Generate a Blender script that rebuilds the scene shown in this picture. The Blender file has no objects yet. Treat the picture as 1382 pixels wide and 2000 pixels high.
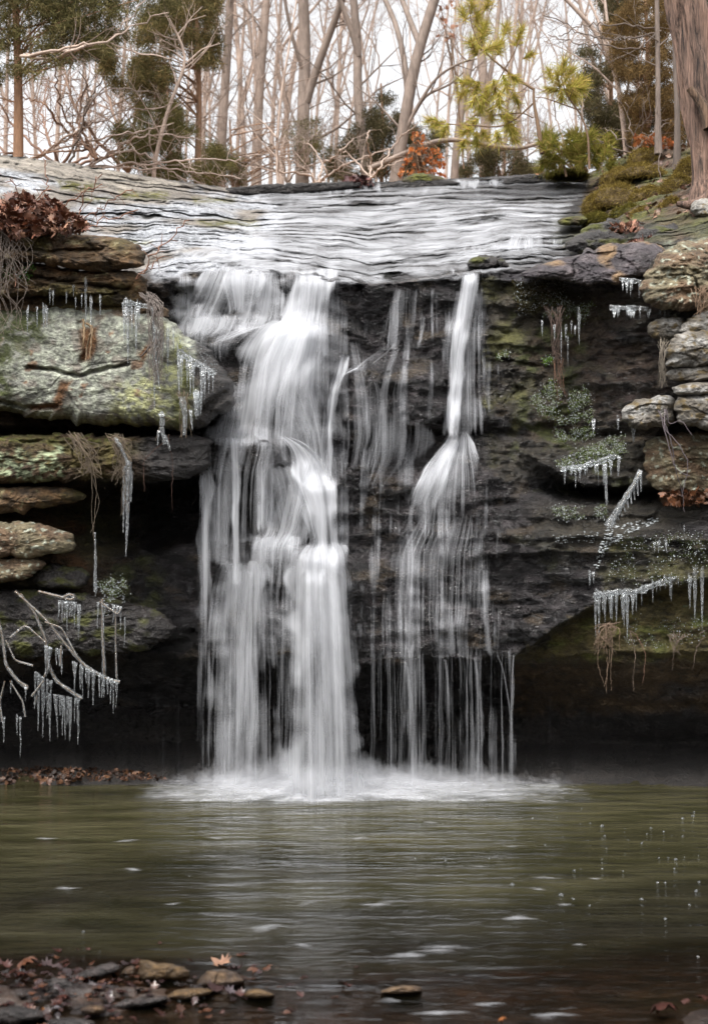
import bpy, math, random
import numpy as np
from mathutils import Vector

SC = bpy.context.scene
COL = SC.collection
rnd = random.Random(7)
rng = np.random.default_rng(11)

# ------------------------------------------------------------------ camera, sky, sun, exposure
F, HC, CX, HY = 2500.0, 1.66, 691.0, 1100.0      # focal length in photo pixels, eye height, principal column, horizon row
cam = bpy.data.cameras.new('camera'); camo = bpy.data.objects.new('camera', cam); COL.objects.link(camo)
camo.location = (0, 0, HC); camo.rotation_euler = (math.radians(90), 0, 0)
cam.sensor_width = 36; cam.lens = F / 2000 * 36; cam.shift_y = (HY - 1000) / 2000
cam.clip_start = .05; cam.clip_end = 2000
cam.dof.use_dof = True; cam.dof.focus_distance = 9.3; cam.dof.aperture_fstop = 2.4
SC.camera = camo

SUN_EL, SUN_AZ = math.radians(60), math.radians(205)   # azimuth clockwise from +Y
w = bpy.data.worlds.new('World'); SC.world = w; w.use_nodes = True
nt = w.node_tree; nt.nodes.clear()
sky = nt.nodes.new('ShaderNodeTexSky'); sky.sky_type = 'NISHITA'; sky.sun_disc = False
sky.sun_elevation = SUN_EL; sky.sun_rotation = SUN_AZ; sky.air_density = 1.0; sky.dust_density = 6.0; sky.ozone_density = 1.0
hs = nt.nodes.new('ShaderNodeHueSaturation'); hs.inputs['Saturation'].default_value = .10; hs.inputs['Value'].default_value = 1.25
bg = nt.nodes.new('ShaderNodeBackground'); bg.inputs[1].default_value = .15
wo = nt.nodes.new('ShaderNodeOutputWorld')
nt.links.new(sky.outputs[0], hs.inputs['Color']); nt.links.new(hs.outputs[0], bg.inputs[0]); nt.links.new(bg.outputs[0], wo.inputs[0])
sl = bpy.data.lights.new('sun', 'SUN'); sl.energy = .95; sl.angle = math.radians(12); sl.color = (1, .95, .88)
so = bpy.data.objects.new('sun', sl); COL.objects.link(so)
d = Vector((math.sin(SUN_AZ) * math.cos(SUN_EL), math.cos(SUN_AZ) * math.cos(SUN_EL), math.sin(SUN_EL)))
so.rotation_euler = d.to_track_quat('Z', 'Y').to_euler(); so.location = (0, 0, 30)
SC.view_settings.view_transform = 'Standard'; SC.view_settings.look = 'None'
SC.view_settings.exposure = 1.1; SC.view_settings.gamma = 1.0
SC.render.engine = 'CYCLES'
cy = SC.cycles
cy.max_bounces = 6; cy.diffuse_bounces = 3; cy.glossy_bounces = 3; cy.transmission_bounces = 4
cy.transparent_max_bounces = 28; cy.use_denoising = True; cy.sample_clamp_indirect = 4
cy.use_adaptive_sampling = True; cy.adaptive_threshold = .015; cy.caustics_reflective = False; cy.caustics_refractive = False

# ------------------------------------------------------------------ noise
_p = np.random.default_rng(3).permutation(256); PERM = np.concatenate([_p, _p, _p])
GR = np.random.default_rng(5).normal(size=(256, 3)); GR /= np.linalg.norm(GR, axis=1)[:, None]
def perlin(x, y, z):
    x, y, z = np.broadcast_arrays(np.asarray(x, float), np.asarray(y, float), np.asarray(z, float))
    xi, yi, zi = np.floor(x).astype(int), np.floor(y).astype(int), np.floor(z).astype(int)
    xf, yf, zf = x - xi, y - yi, z - zi
    xi &= 255; yi &= 255; zi &= 255
    fu = lambda t: t * t * t * (t * (t * 6 - 15) + 10)
    u, v, w_ = fu(xf), fu(yf), fu(zf)
    def g(a, b, c):
        h = PERM[PERM[PERM[xi + a] + yi + b] + zi + c]; q = GR[h]
        return q[..., 0] * (xf - a) + q[..., 1] * (yf - b) + q[..., 2] * (zf - c)
    l = lambda a, b, t: a + t * (b - a)
    return 1.6 * l(l(l(g(0,0,0), g(1,0,0), u), l(g(0,1,0), g(1,1,0), u), v), l(l(g(0,0,1), g(1,0,1), u), l(g(0,1,1), g(1,1,1), u), v), w_)
def fbm(x, y, z, o=4, gain=.5):
    s = 0; a = 1.; t = 0
    for i in range(o):
        s = s + a * perlin(x * 2**i + 17.3 * i, y * 2**i + 5.1 * i, z * 2**i + 9.7 * i); t += a; a *= gain
    return s / t
def ridge(x, y, z, o=3):
    s = 0; a = 1.; t = 0
    for i in range(o):
        s = s + a * (1 - 2 * np.abs(perlin(x * 2**i + 7.3 * i, y * 2**i + 3.1 * i, z * 2**i))); t += a; a *= .5
    return s / t
def cells(x, y, seed=0):                                       # blocky rock: random value per cell, and the distance between the two nearest
    xi, yi = np.floor(x).astype(int), np.floor(y).astype(int)
    f1 = np.full(x.shape, 9.); f2 = np.full(x.shape, 9.); idv = np.zeros(x.shape)
    for dx in (-1, 0, 1):
        for dy in (-1, 0, 1):
            a, b = (xi + dx), (yi + dy)
            h = PERM[PERM[(a + seed) & 255] + (b & 255)]
            cx_, cy_ = a + .1 + .8 * h / 255., b + .1 + .8 * PERM[h + 37] / 255.
            dd = np.hypot(x - cx_, y - cy_)
            n = dd < f1
            f2 = np.where(n, f1, np.minimum(f2, dd)); idv = np.where(n, PERM[h + 91] / 255., idv); f1 = np.where(n, dd, f1)
    return idv, f2 - f1
def sstep(a, b, x):
    t = np.clip((x - a) / (b - a), 0, 1); return t * t * (3 - 2 * t)
def mix(a, b, t):
    return a + (b - a) * t
def mixc(a, b, t):
    a = np.asarray(a, float); b = np.asarray(b, float); return a + (b - a) * t[..., None]
def inpoly(U, V, poly):
    poly = np.asarray(poly, float); c = np.zeros(U.shape, bool); j = len(poly) - 1
    for i in range(len(poly)):
        (xi, yi), (xj, yj) = poly[i], poly[j]
        if yi != yj: c ^= ((yi > V) != (yj > V)) & (U < (xj - xi) * (V - yi) / (yj - yi) + xi)
        j = i
    return c
def pdist(U, V, poly, closed=True):                              # distance in pixels to a polyline
    poly = np.asarray(poly, float); n = len(poly); best = np.full(U.shape, 1e9)
    for i in range(n if closed else n - 1):
        a, b = poly[i], poly[(i + 1) % n]; dv = b - a; L = (dv**2).sum() + 1e-9
        t = np.clip(((U - a[0]) * dv[0] + (V - a[1]) * dv[1]) / L, 0, 1)
        best = np.minimum(best, np.hypot(U - a[0] - t * dv[0], V - a[1] - t * dv[1]))
    return best
def region(U, V, poly, soft=12., warp=10., seed=0.):             # soft mask with a broken edge
    if warp:
        U = U + warp * fbm(U * .03, V * .03, seed + .3, 3) * 2; V = V + warp * fbm(U * .03, V * .03, seed + 7.3, 3) * 2
    dd = pdist(U, V, poly); s = np.where(inpoly(U, V, poly), dd, -dd)
    return sstep(-soft, soft, s)

def P(px, py, Y):
    px, py, Y = np.broadcast_arrays(np.asarray(px, float), np.asarray(py, float), np.asarray(Y, float))
    return np.stack([(px - CX) / F * Y, Y, HC + (HY - py) / F * Y], -1)
def Ywater(py): return HC * F / (py - HY)

# ------------------------------------------------------------------ mesh helpers
def new_mesh(name, V, faces, mat=None, parent=None, org=None, smooth=True, col=None, uv=None, dens=None, matidx=None):
    V = np.asarray(V, float).reshape(-1, 3)
    if org is not None: V = V - np.asarray(org)
    me = bpy.data.meshes.new(name)
    tot = np.concatenate([np.full(len(f), f.shape[1]) for f in faces if len(f)]); idx = np.concatenate([f.ravel() for f in faces if len(f)])
    me.vertices.add(len(V)); me.vertices.foreach_set('co', V.ravel().astype(np.float32))
    me.loops.add(len(idx)); me.loops.foreach_set('vertex_index', idx.astype(np.int32))
    me.polygons.add(len(tot)); st = np.concatenate([[0], np.cumsum(tot)[:-1]])
    me.polygons.foreach_set('loop_start', st.astype(np.int32)); me.polygons.foreach_set('loop_total', tot.astype(np.int32))
    if smooth: me.polygons.foreach_set('use_smooth', np.ones(len(tot), bool))
    if uv is not None:
        l = me.uv_layers.new(name='UVMap'); l.data.foreach_set('uv', np.asarray(uv, float)[idx].ravel().astype(np.float32))
    me.update(calc_edges=True)
    if col is not None:
        a = me.attributes.new('Col', 'FLOAT_COLOR', 'POINT'); a.data.foreach_set('color', np.asarray(col, float).reshape(-1, 4).ravel().astype(np.float32))
    if dens is not None:
        a = me.attributes.new('dens', 'FLOAT', 'POINT'); a.data.foreach_set('value', np.asarray(dens, float).ravel().astype(np.float32))
    o = bpy.data.objects.new(name, me); COL.objects.link(o)
    if mat: me.materials.append(mat)
    if parent is not None: o.parent = parent
    elif org is not None: o.location = tuple(org)
    return o
def tag(o, label=None, cat=None, group=None, kind=None):
    if label: o['label'] = label
    if cat: o['category'] = cat
    if group: o['group'] = group
    if kind: o['kind'] = kind
    return o
def thing(name, label, cat, loc, group=None):
    o = bpy.data.objects.new(name, None); COL.objects.link(o); o.location = tuple(loc); o.empty_display_size = .1
    return tag(o, label, cat, group)
def grid_faces(n, m):                                            # n rows, m columns
    i = np.arange(n - 1)[:, None] * m + np.arange(m - 1)[None]
    return np.stack([i, i + 1, i + m + 1, i + m], -1).reshape(-1, 4)

class MB:
    """collects tubes and small faces into one mesh"""
    def __init__(s): s.v = []; s.q = []; s.t = []; s.n = 0; s.c = []
    def add(s, v, q=None, t=None, c=None):
        v = np.asarray(v, float).reshape(-1, 3)
        if q is not None and len(q): s.q.append(np.asarray(q) + s.n)
        if t is not None and len(t): s.t.append(np.asarray(t) + s.n)
        s.v.append(v); s.n += len(v)
        s.c.append(np.tile(np.asarray(c if c is not None else (1, 1, 1, 1), float), (len(v), 1)) if np.ndim(c) < 2 else np.asarray(c))
    def tube(s, pts, rad, k=5, c=None, cap=True):
        pts = np.asarray(pts, float); rad = np.broadcast_to(np.asarray(rad, float), (len(pts),))
        tn = np.gradient(pts, axis=0); tn /= np.linalg.norm(tn, axis=1)[:, None] + 1e-9
        up = np.array([0, 0, 1.]) if abs(tn[0][2]) < .9 else np.array([1., 0, 0])
        a = np.cross(tn, up); a /= np.linalg.norm(a, axis=1)[:, None] + 1e-9; b = np.cross(tn, a)
        th = np.arange(k) / k * 2 * np.pi
        v = pts[:, None] + rad[:, None, None] * (np.cos(th)[None, :, None] * a[:, None] + np.sin(th)[None, :, None] * b[:, None])
        i = np.arange(len(pts) - 1)[:, None] * k; j = np.arange(k)[None]; j2 = (j + 1) % k
        q = np.stack([i + j, i + j2, i + k + j2, i + k + j], -1).reshape(-1, 4)
        s.add(v, q, c=c)
    def build(s, name, mat, parent=None, org=None, smooth=True):
        if not s.n: return None
        fs = []
        if s.q: fs.append(np.concatenate(s.q))
        if s.t: fs.append(np.concatenate(s.t))
        return new_mesh(name, np.concatenate(s.v), fs, mat, parent, org, smooth, col=np.concatenate(s.c))

# ------------------------------------------------------------------ materials
def mat_new(name):
    m = bpy.data.materials.new(name); m.use_nodes = True; t = m.node_tree; t.nodes.clear()
    return m, t, t.nodes, t.links
def nd(t, kind, **kw):
    n = t.nodes.new(kind)
    for k, v in kw.items(): setattr(n, k, v)
    return n
def noise_node(t, src, scale, detail=4, rough=.55, stretch=None):
    if stretch:
        mp = nd(t, 'ShaderNodeMapping'); mp.inputs['Scale'].default_value = stretch; t.links.new(src, mp.inputs[0]); src = mp.outputs[0]
    n = nd(t, 'ShaderNodeTexNoise'); n.inputs['Scale'].default_value = scale; n.inputs['Detail'].default_value = detail; n.inputs['Roughness'].default_value = rough
    t.links.new(src, n.inputs['Vector']); return n
def mrange(t, src, a, b, c, d_):
    n = nd(t, 'ShaderNodeMapRange'); n.inputs[1].default_value = a; n.inputs[2].default_value = b; n.inputs[3].default_value = c; n.inputs[4].default_value = d_
    t.links.new(src, n.inputs[0]); return n.outputs[0]
def math_(t, op, a, b=None):
    n = nd(t, 'ShaderNodeMath', operation=op)
    for i, x in enumerate((a, b)):
        if x is None: continue
        if isinstance(x, (int, float)): n.inputs[i].default_value = x
        else: t.links.new(x, n.inputs[i])
    return n.outputs[0]
def col_mat(name, bump=.5, dist=.02, fine=90, var=.45, stretch=(1, 1, 1), spec=.5, sheen=0):
    """surface whose base colour and roughness come with the mesh; noise adds grain and relief"""
    m, t, N, L = mat_new(name)
    a = nd(t, 'ShaderNodeAttribute'); a.attribute_name = 'Col'
    tc = nd(t, 'ShaderNodeTexCoord')
    n1 = noise_node(t, tc.outputs['Object'], fine, 6, .65, stretch); n2 = noise_node(t, tc.outputs['Object'], fine * .18, 5, .6, stretch)
    s = math_(t, 'ADD', math_(t, 'MULTIPLY', n1.outputs[0], .5), math_(t, 'MULTIPLY', n2.outputs[0], .5))
    f = mrange(t, s, .38, .62, 1 - var, 1 + var)
    mul = nd(t, 'ShaderNodeVectorMath', operation='MULTIPLY'); L.new(a.outputs['Color'], mul.inputs[0])
    cmb = nd(t, 'ShaderNodeCombineXYZ')
    for i in range(3): L.new(f, cmb.inputs[i])
    L.new(cmb.outputs[0], mul.inputs[1])
    hgt = s
    if sheen:
        n3 = noise_node(t, tc.outputs['Object'], fine * .42, 4, .6, stretch); n3.noise_type = 'RIDGED_MULTIFRACTAL'
        hgt = math_(t, 'ADD', math_(t, 'MULTIPLY', n3.outputs[0], -sheen), s)
    b = nd(t, 'ShaderNodeBump'); b.inputs['Strength'].default_value = bump; b.inputs['Distance'].default_value = dist; L.new(hgt, b.inputs['Height'])
    p = nd(t, 'ShaderNodeBsdfPrincipled'); L.new(mul.outputs[0], p.inputs['Base Color']); L.new(a.outputs['Alpha'], p.inputs['Roughness']); L.new(b.outputs[0], p.inputs['Normal'])
    p.inputs['Specular IOR Level'].default_value = spec
    o = nd(t, 'ShaderNodeOutputMaterial'); L.new(p.outputs[0], o.inputs[0]); return m
M = {}
M['rock'] = col_mat('wet sandstone', bump=1, dist=.11, fine=30, var=.7, stretch=(1, 1, 1.9), sheen=.35, spec=.6)
M['boulder'] = col_mat('lichened sandstone', bump=1, dist=.05, fine=42, var=.6, stretch=(1, 1, 1.4), sheen=.2)
M['bark'] = col_mat('bark', bump=.6, dist=.01, fine=30, var=.35, stretch=(1, 1, .25))
M['cedar_bark'] = col_mat('shredding cedar bark', bump=1, dist=.06, fine=75, var=.95, stretch=(1, 1, .05))
M['twig'] = col_mat('twig', bump=0, fine=12, var=.25)
M['ground'] = col_mat('leaf strewn soil', bump=.8, dist=.05, fine=25, var=.6)
M['leaf'] = col_mat('dead leaf', bump=.3, dist=.004, fine=60, var=.35)
def leaf_mat(name, trans=.35):
    m, t, N, L = mat_new(name)
    a = nd(t, 'ShaderNodeAttribute'); a.attribute_name = 'Col'
    dd = nd(t, 'ShaderNodeBsdfDiffuse'); tr = nd(t, 'ShaderNodeBsdfTranslucent'); mx = nd(t, 'ShaderNodeMixShader'); mx.inputs[0].default_value = trans
    L.new(a.outputs['Color'], dd.inputs[0]); L.new(a.outputs['Color'], tr.inputs[0]); L.new(dd.outputs[0], mx.inputs[1]); L.new(tr.outputs[0], mx.inputs[2])
    o = nd(t, 'ShaderNodeOutputMaterial'); L.new(mx.outputs[0], o.inputs[0]); return m
M['needle'] = leaf_mat('needles')
def ice_mat(name='clear ice', body=.10):
    """clear ice: mostly see-through, a thin milky body, and a mirror-like skin that brightens at the rim"""
    m, t, N, L = mat_new(name)
    tc = nd(t, 'ShaderNodeNewGeometry'); n = noise_node(t, tc.outputs['Position'], 60, 3)
    b = nd(t, 'ShaderNodeBump'); b.inputs['Strength'].default_value = .9; b.inputs['Distance'].default_value = .015; L.new(n.outputs[0], b.inputs['Height'])
    tr = nd(t, 'ShaderNodeBsdfTransparent'); tr.inputs[0].default_value = (.93, .95, .96, 1)
    df = nd(t, 'ShaderNodeBsdfDiffuse'); df.inputs[0].default_value = (.75, .78, .8, 1); tl = nd(t, 'ShaderNodeBsdfTranslucent'); tl.inputs[0].default_value = (.75, .78, .8, 1)
    md = nd(t, 'ShaderNodeMixShader'); md.inputs[0].default_value = .4; L.new(df.outputs[0], md.inputs[1]); L.new(tl.outputs[0], md.inputs[2])
    m1 = nd(t, 'ShaderNodeMixShader'); L.new(mrange(t, n.outputs[0], .40, .68, body * .3, body * 3.2), m1.inputs[0]); L.new(tr.outputs[0], m1.inputs[1]); L.new(md.outputs[0], m1.inputs[2])
    gl = nd(t, 'ShaderNodeBsdfGlossy'); gl.inputs['Roughness'].default_value = .06; L.new(b.outputs[0], gl.inputs['Normal'])
    fr = nd(t, 'ShaderNodeFresnel'); fr.inputs[0].default_value = 1.45; L.new(b.outputs[0], fr.inputs['Normal'])
    m2 = nd(t, 'ShaderNodeMixShader'); L.new(fr.outputs[0], m2.inputs[0]); L.new(m1.outputs[0], m2.inputs[1]); L.new(gl.outputs[0], m2.inputs[2])
    o = nd(t, 'ShaderNodeOutputMaterial'); L.new(m2.outputs[0], o.inputs[0]); return m
M['ice'] = ice_mat()
def water_mat(name, su=26., sv=.8, soft=.9, cap=.95, k2=3.3, wander=.03):
    """falling white water: threads along the flow (uv = metres across, metres along), coverage from 'dens'"""
    m, t, N, L = mat_new(name)
    uv = nd(t, 'ShaderNodeUVMap'); uv.uv_map = 'UVMap'
    a = nd(t, 'ShaderNodeAttribute'); a.attribute_name = 'dens'
    wn = noise_node(t, uv.outputs[0], 1, 2, .5, (9, 2.2, 1)); off = nd(t, 'ShaderNodeCombineXYZ'); t.links.new(mrange(t, wn.outputs[0], .3, .7, -wander, wander), off.inputs[0])
    va = nd(t, 'ShaderNodeVectorMath', operation='ADD'); t.links.new(uv.outputs[0], va.inputs[0]); t.links.new(off.outputs[0], va.inputs[1]); uv = va
    n1 = noise_node(t, uv.outputs[0], 1, 2, .5, (su, sv, 1)); n2 = noise_node(t, uv.outputs[0], 1, 2, .5, (su * k2, sv * 1.6, 1)); n3 = noise_node(t, uv.outputs[0], 1, 2, .5, (su * .22, sv * .6, 1))
    s = math_(t, 'ADD', math_(t, 'MULTIPLY', n1.outputs[0], .4), math_(t, 'ADD', math_(t, 'MULTIPLY', n2.outputs[0], .3), math_(t, 'MULTIPLY', n3.outputs[0], .3)))
    s = mrange(t, s, .36, .64, -soft, 0)
    al = math_(t, 'ADD', math_(t, 'MULTIPLY', a.outputs['Fac'], 1.65), s)
    mr = nd(t, 'ShaderNodeMapRange', interpolation_type='LINEAR'); L.new(al, mr.inputs[0]); mr.inputs[1].default_value = 0; mr.inputs[2].default_value = 1.5; mr.inputs[3].default_value = 0; mr.inputs[4].default_value = cap
    gate = mrange(t, a.outputs['Fac'], .0, .12, 0, 1)
    al = math_(t, 'MULTIPLY', mr.outputs[0], gate)
    df = nd(t, 'ShaderNodeBsdfDiffuse'); df.inputs[0].default_value = (.62, .63, .66, 1); tl = nd(t, 'ShaderNodeBsdfTranslucent'); tl.inputs[0].default_value = (.62, .63, .66, 1)
    mx = nd(t, 'ShaderNodeMixShader'); mx.inputs[0].default_value = .35; L.new(df.outputs[0], mx.inputs[1]); L.new(tl.outputs[0], mx.inputs[2])
    tr = nd(t, 'ShaderNodeBsdfTransparent'); m2 = nd(t, 'ShaderNodeMixShader'); L.new(al, m2.inputs[0]); L.new(tr.outputs[0], m2.inputs[1]); L.new(mx.outputs[0], m2.inputs[2])
    o = nd(t, 'ShaderNodeOutputMaterial'); L.new(m2.outputs[0], o.inputs[0]); return m
M['fall'] = water_mat('falling water', su=27, sv=.42, soft=.8, cap=.88, k2=2.8, wander=.007)
M['stream'] = water_mat('running water', su=20, sv=1.4, soft=.9, k2=2.6, cap=.86)
M['foam'] = water_mat('foam', su=9, sv=22, soft=.95, cap=.8, k2=3)
M['mist'] = water_mat('mist', su=4, sv=9, soft=.55, cap=.5, k2=2.5, wander=.05)
def pool_mat():
    m, t, N, L = mat_new('pool water')
    tc = nd(t, 'ShaderNodeTexCoord')
    g = nd(t, 'ShaderNodeNewGeometry')
    sx = nd(t, 'ShaderNodeSeparateXYZ'); L.new(g.outputs['Position'], sx.inputs[0])
    n1 = noise_node(t, g.outputs['Position'], 1, 3, .55, (1.5, 5, 1)); n2 = noise_node(t, g.outputs['Position'], 1, 3, .6, (4, 16, 1)); n3 = noise_node(t, g.outputs['Position'], 1, 2, .5, (.5, 1.2, 1))
    h = math_(t, 'ADD', math_(t, 'MULTIPLY', n1.outputs[0], .65), math_(t, 'MULTIPLY', n2.outputs[0], .25))
    b = nd(t, 'ShaderNodeBump'); b.inputs['Strength'].default_value = .8; b.inputs['Distance'].default_value = .07; L.new(h, b.inputs['Height'])
    # murk grows with the depth of the pool, away from the near shallows
    yy = math_(t, 'ADD', sx.outputs[1], mrange(t, n3.outputs[0], .3, .7, -.8, .8))
    mur = mrange(t, yy, 5.3, 8.2, .03, 1)
    dc = nd(t, 'ShaderNodeMix', data_type='RGBA'); L.new(mrange(t, n1.outputs[0], .35, .65, 0, 1), dc.inputs[0])
    dc.inputs[6].default_value = (.024, .023, .010, 1); dc.inputs[7].default_value = (.056, .051, .027, 1)
    df = nd(t, 'ShaderNodeBsdfDiffuse'); L.new(dc.outputs[2], df.inputs[0])
    tr = nd(t, 'ShaderNodeBsdfTransparent'); tr.inputs[0].default_value = (.62, .52, .42, 1)
    mx = nd(t, 'ShaderNodeMixShader'); L.new(mur, mx.inputs[0]); L.new(tr.outputs[0], mx.inputs[1]); L.new(df.outputs[0], mx.inputs[2])
    gl = nd(t, 'ShaderNodeBsdfGlossy'); gl.inputs['Roughness'].default_value = .12; L.new(b.outputs[0], gl.inputs['Normal'])
    fr = nd(t, 'ShaderNodeFresnel'); fr.inputs[0].default_value = 1.33; L.new(b.outputs[0], fr.inputs['Normal'])
    m2 = nd(t, 'ShaderNodeMixShader'); L.new(fr.outputs[0], m2.inputs[0]); L.new(mx.outputs[0], m2.inputs[1]); L.new(gl.outputs[0], m2.inputs[2])
    o = nd(t, 'ShaderNodeOutputMaterial'); L.new(m2.outputs[0], o.inputs[0]); return m
M['pool'] = pool_mat()

# ================================================================== THE CLIFF
LIPX = [-500, 0, 250, 330, 420, 560, 680, 720, 880, 1000, 1150, 1250, 1382, 1900]
LIPY = [560, 560, 545, 522, 520, 530, 545, 560, 538, 525, 530, 515, 470, 400]
CRX = [-500, 0, 100, 210, 330, 480, 620, 780, 900, 1000, 1145, 1160, 1230, 1382, 1900]
CRY = [285, 303, 315, 332, 352, 372, 363, 354, 349, 343, 340, 335, 300, 285, 270]
CAVE = [(1385, 11.4), (1450, 11.1), (1526, 9.62), (1640, 9.3)]
COLS = {
 -500: [(560,8.6),(600,8.6),(700,8.5),(830,8.5),(845,8.9),(870,8.3),(940,8.3),(955,8.8),(1030,8.5),(1080,8.4),(1130,8.5),(1145,8.8),(1285,8.9),(1350,10.2),(1450,10.8),(1540,9.2),(1680,8.8)],
 0: [(550,9.5),(600,9.5),(700,9.5),(830,9.5),(845,9.9),(865,9.3),(930,9.3),(950,9.9),(1025,9.5),(1080,9.4),(1130,9.5),(1145,9.8),(1285,9.9),(1350,11.0),(1450,11.2),(1528,9.6),(1650,9.2)],
 300: [(520,10.1),(560,10),(700,9.95),(840,9.9),(850,10.1),(868,9.6),(940,9.55),(955,10.9),(1045,10.9),(1090,10.1),(1200,10.),(1280,10.1),(1295,10.4),(1380,11.4),(1450,11.1),(1527,9.62),(1650,9.3)],
 400: [(520,10.1),(600,10),(640,9.9),(835,9.85),(842,9.8),(852,9.5),(925,9.5),(935,10.7),(1030,10.7),(1060,9.9),(1270,9.9),(1285,10),(1295,10.4)] + CAVE,
 520: [(525,10.05),(620,9.95),(640,9.75),(838,9.7),(848,9.62),(858,9.33),(922,9.38),(930,9.85),(1045,9.7),(1060,9.45),(1280,9.5),(1290,9.95),(1296,10.4)] + CAVE,
 552: [(528,10.05),(620,9.95),(640,9.65),(845,9.62),(860,9.6),(890,9.45),(905,9.5),(930,9.75),(1045,9.6),(1062,9.4),(1282,9.45),(1290,9.95),(1296,10.4)] + CAVE,
 600: [(530,10.05),(620,9.95),(640,9.5),(860,9.55),(900,9.62),(935,9.62),(945,9.33),(1060,9.4),(1072,9.35),(1084,9.08),(1286,9.15),(1293,9.8),(1298,10.4)] + CAVE,
 660: [(540,10.05),(620,10.),(660,9.75),(850,9.75),(870,9.8),(930,9.72),(945,9.45),(1062,9.45),(1074,9.4),(1090,9.15),(1290,9.2),(1296,9.8),(1300,10.4)] + CAVE,
 720: [(560,9.95),(600,10.1),(690,10.08),(718,9.7),(835,9.62),(850,9.98),(870,9.85),(1000,9.68),(1070,9.6),(1120,9.45),(1290,9.45),(1296,9.9),(1300,10.4)] + CAVE,
 880: [(540,9.95),(600,9.95),(670,9.8),(820,9.7),(830,9.72),(842,9.92),(865,9.85),(895,9.6),(1050,9.5),(1150,9.4),(1290,9.42),(1296,9.9),(1300,10.4)] + CAVE,
 1000: [(528,9.95),(600,9.95),(680,9.9),(815,9.8),(830,9.85),(845,9.95),(870,9.75),(950,9.7),(990,9.62),(1060,9.5),(1280,9.5),(1287,9.85),(1296,10.1)] + CAVE,
 1140: [(530,9.85),(600,9.9),(700,9.85),(838,9.88),(850,9.95),(880,9.65),(948,9.65),(962,10.6),(985,9.75),(1040,9.45),(1188,9.35),(1202,9.72),(1275,9.68),(1392,10.9),(1450,11.),(1526,9.62),(1640,9.3)],
 1250: [(515,9.6),(600,9.62),(700,9.65),(830,9.7),(850,9.85),(880,9.6),(948,9.6),(962,10.2),(992,9.5),(1050,9.2),(1150,9.1),(1166,9.42),(1272,9.40),(1390,10.3),(1450,10.9),(1527,9.6),(1640,9.3)],
 1382: [(470,9.3),(590,9.35),(700,9.4),(830,9.5),(850,9.6),(880,9.4),(948,9.4),(970,9.55),(1000,9.25),(1050,9.05),(1130,8.95),(1144,9.25),(1276,9.22),(1390,10.1),(1450,10.8),(1530,9.55),(1640,9.2)],
 1900: [(400,8.3),(590,8.3),(700,8.3),(830,8.4),(850,8.5),(880,8.3),(948,8.3),(970,8.4),(1000,8.2),(1050,8.0),(1130,8.0),(1144,8.5),(1276,8.6),(1390,9.6),(1450,10),(1570,9.0),(1700,8.6)],
}
kx = np.array(sorted(COLS)); KV = np.array([[q[0] for q in COLS[k]] for k in kx], float); KY = np.array([[q[1] for q in COLS[k]] for k in kx], float)
UX = np.concatenate([np.arange(-500, -40, 10), np.arange(-40, 1425, 3), np.arange(1425, 1905, 10)]).astype(float)
VR = np.concatenate([np.arange(270, 330, 3), np.arange(330, 560, 1.25), np.arange(560, 1310, 3), np.arange(1310, 1700, 5)]).astype(float)
UU, VV = np.meshgrid(UX, VR)
wl = UU + 14 * fbm(UU * .02, VV * .01, 3.3, 3)                      # break the straight ledge lines
wv = VV + 26 * sstep(1150, 1290, VV) * fbm(UU * .01, 4., 2., 4) + 9 * fbm(UU * .012, VV * .02, 8.1, 4) + 4 * fbm(UU * .05, VV * .05, 1.1, 3)
lip = np.interp(UU, LIPX, LIPY) + 11 * fbm(UU * .03, 0, 4., 3); crest = np.interp(UU, CRX, CRY) + 2.5 * fbm(UU * .04, 0, 6., 3)
kv = np.stack([np.interp(UX, kx, KV[:, i]) for i in range(KV.shape[1])], 1); ky = np.stack([np.interp(UX, kx, KY[:, i]) for i in range(KY.shape[1])], 1)
face = np.zeros_like(UU)
for j in range(len(UX)):
    face[:, j] = np.interp(wv[:, j], kv[j], ky[j])
face[:] = np.where(VV > kv[:, -1][None], ky[:, -1][None], face)
# slope above the lip: stepped bedding planes running back to the crest
T = np.clip((lip - VV) / (lip - crest), 0, 1)
yb = np.interp(UU, [-500, 0, 300, 480, 1145, 1240, 1382, 1900], [12., 13., 14, 15, 15, 13.8, 12.5, 11.5])
yl = np.interp(UU, kx, KY[:, 0])
NS = 17
kk = T * NS + 1.3 * fbm(UU * .0028, T * 3, 2.2, 3) * 2 + .35 * fbm(UU * .018, T * 12, 5.2, 3)
fr_ = kk - np.floor(kk)
riserw = .5
tt = (np.floor(kk) + np.clip(fr_ / riserw, 0, 1)) / NS
TT = np.clip(mix(T, tt, .75 * sstep(0, .06, T) * sstep(1, .93, T)), 0, 1.05)
riser = (fr_ > riserw).astype(float)
slope = 1 / ((1 - TT) / yl + TT / yb)
onslope = VV < lip
DEP = np.where(onslope, slope, face)
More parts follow.
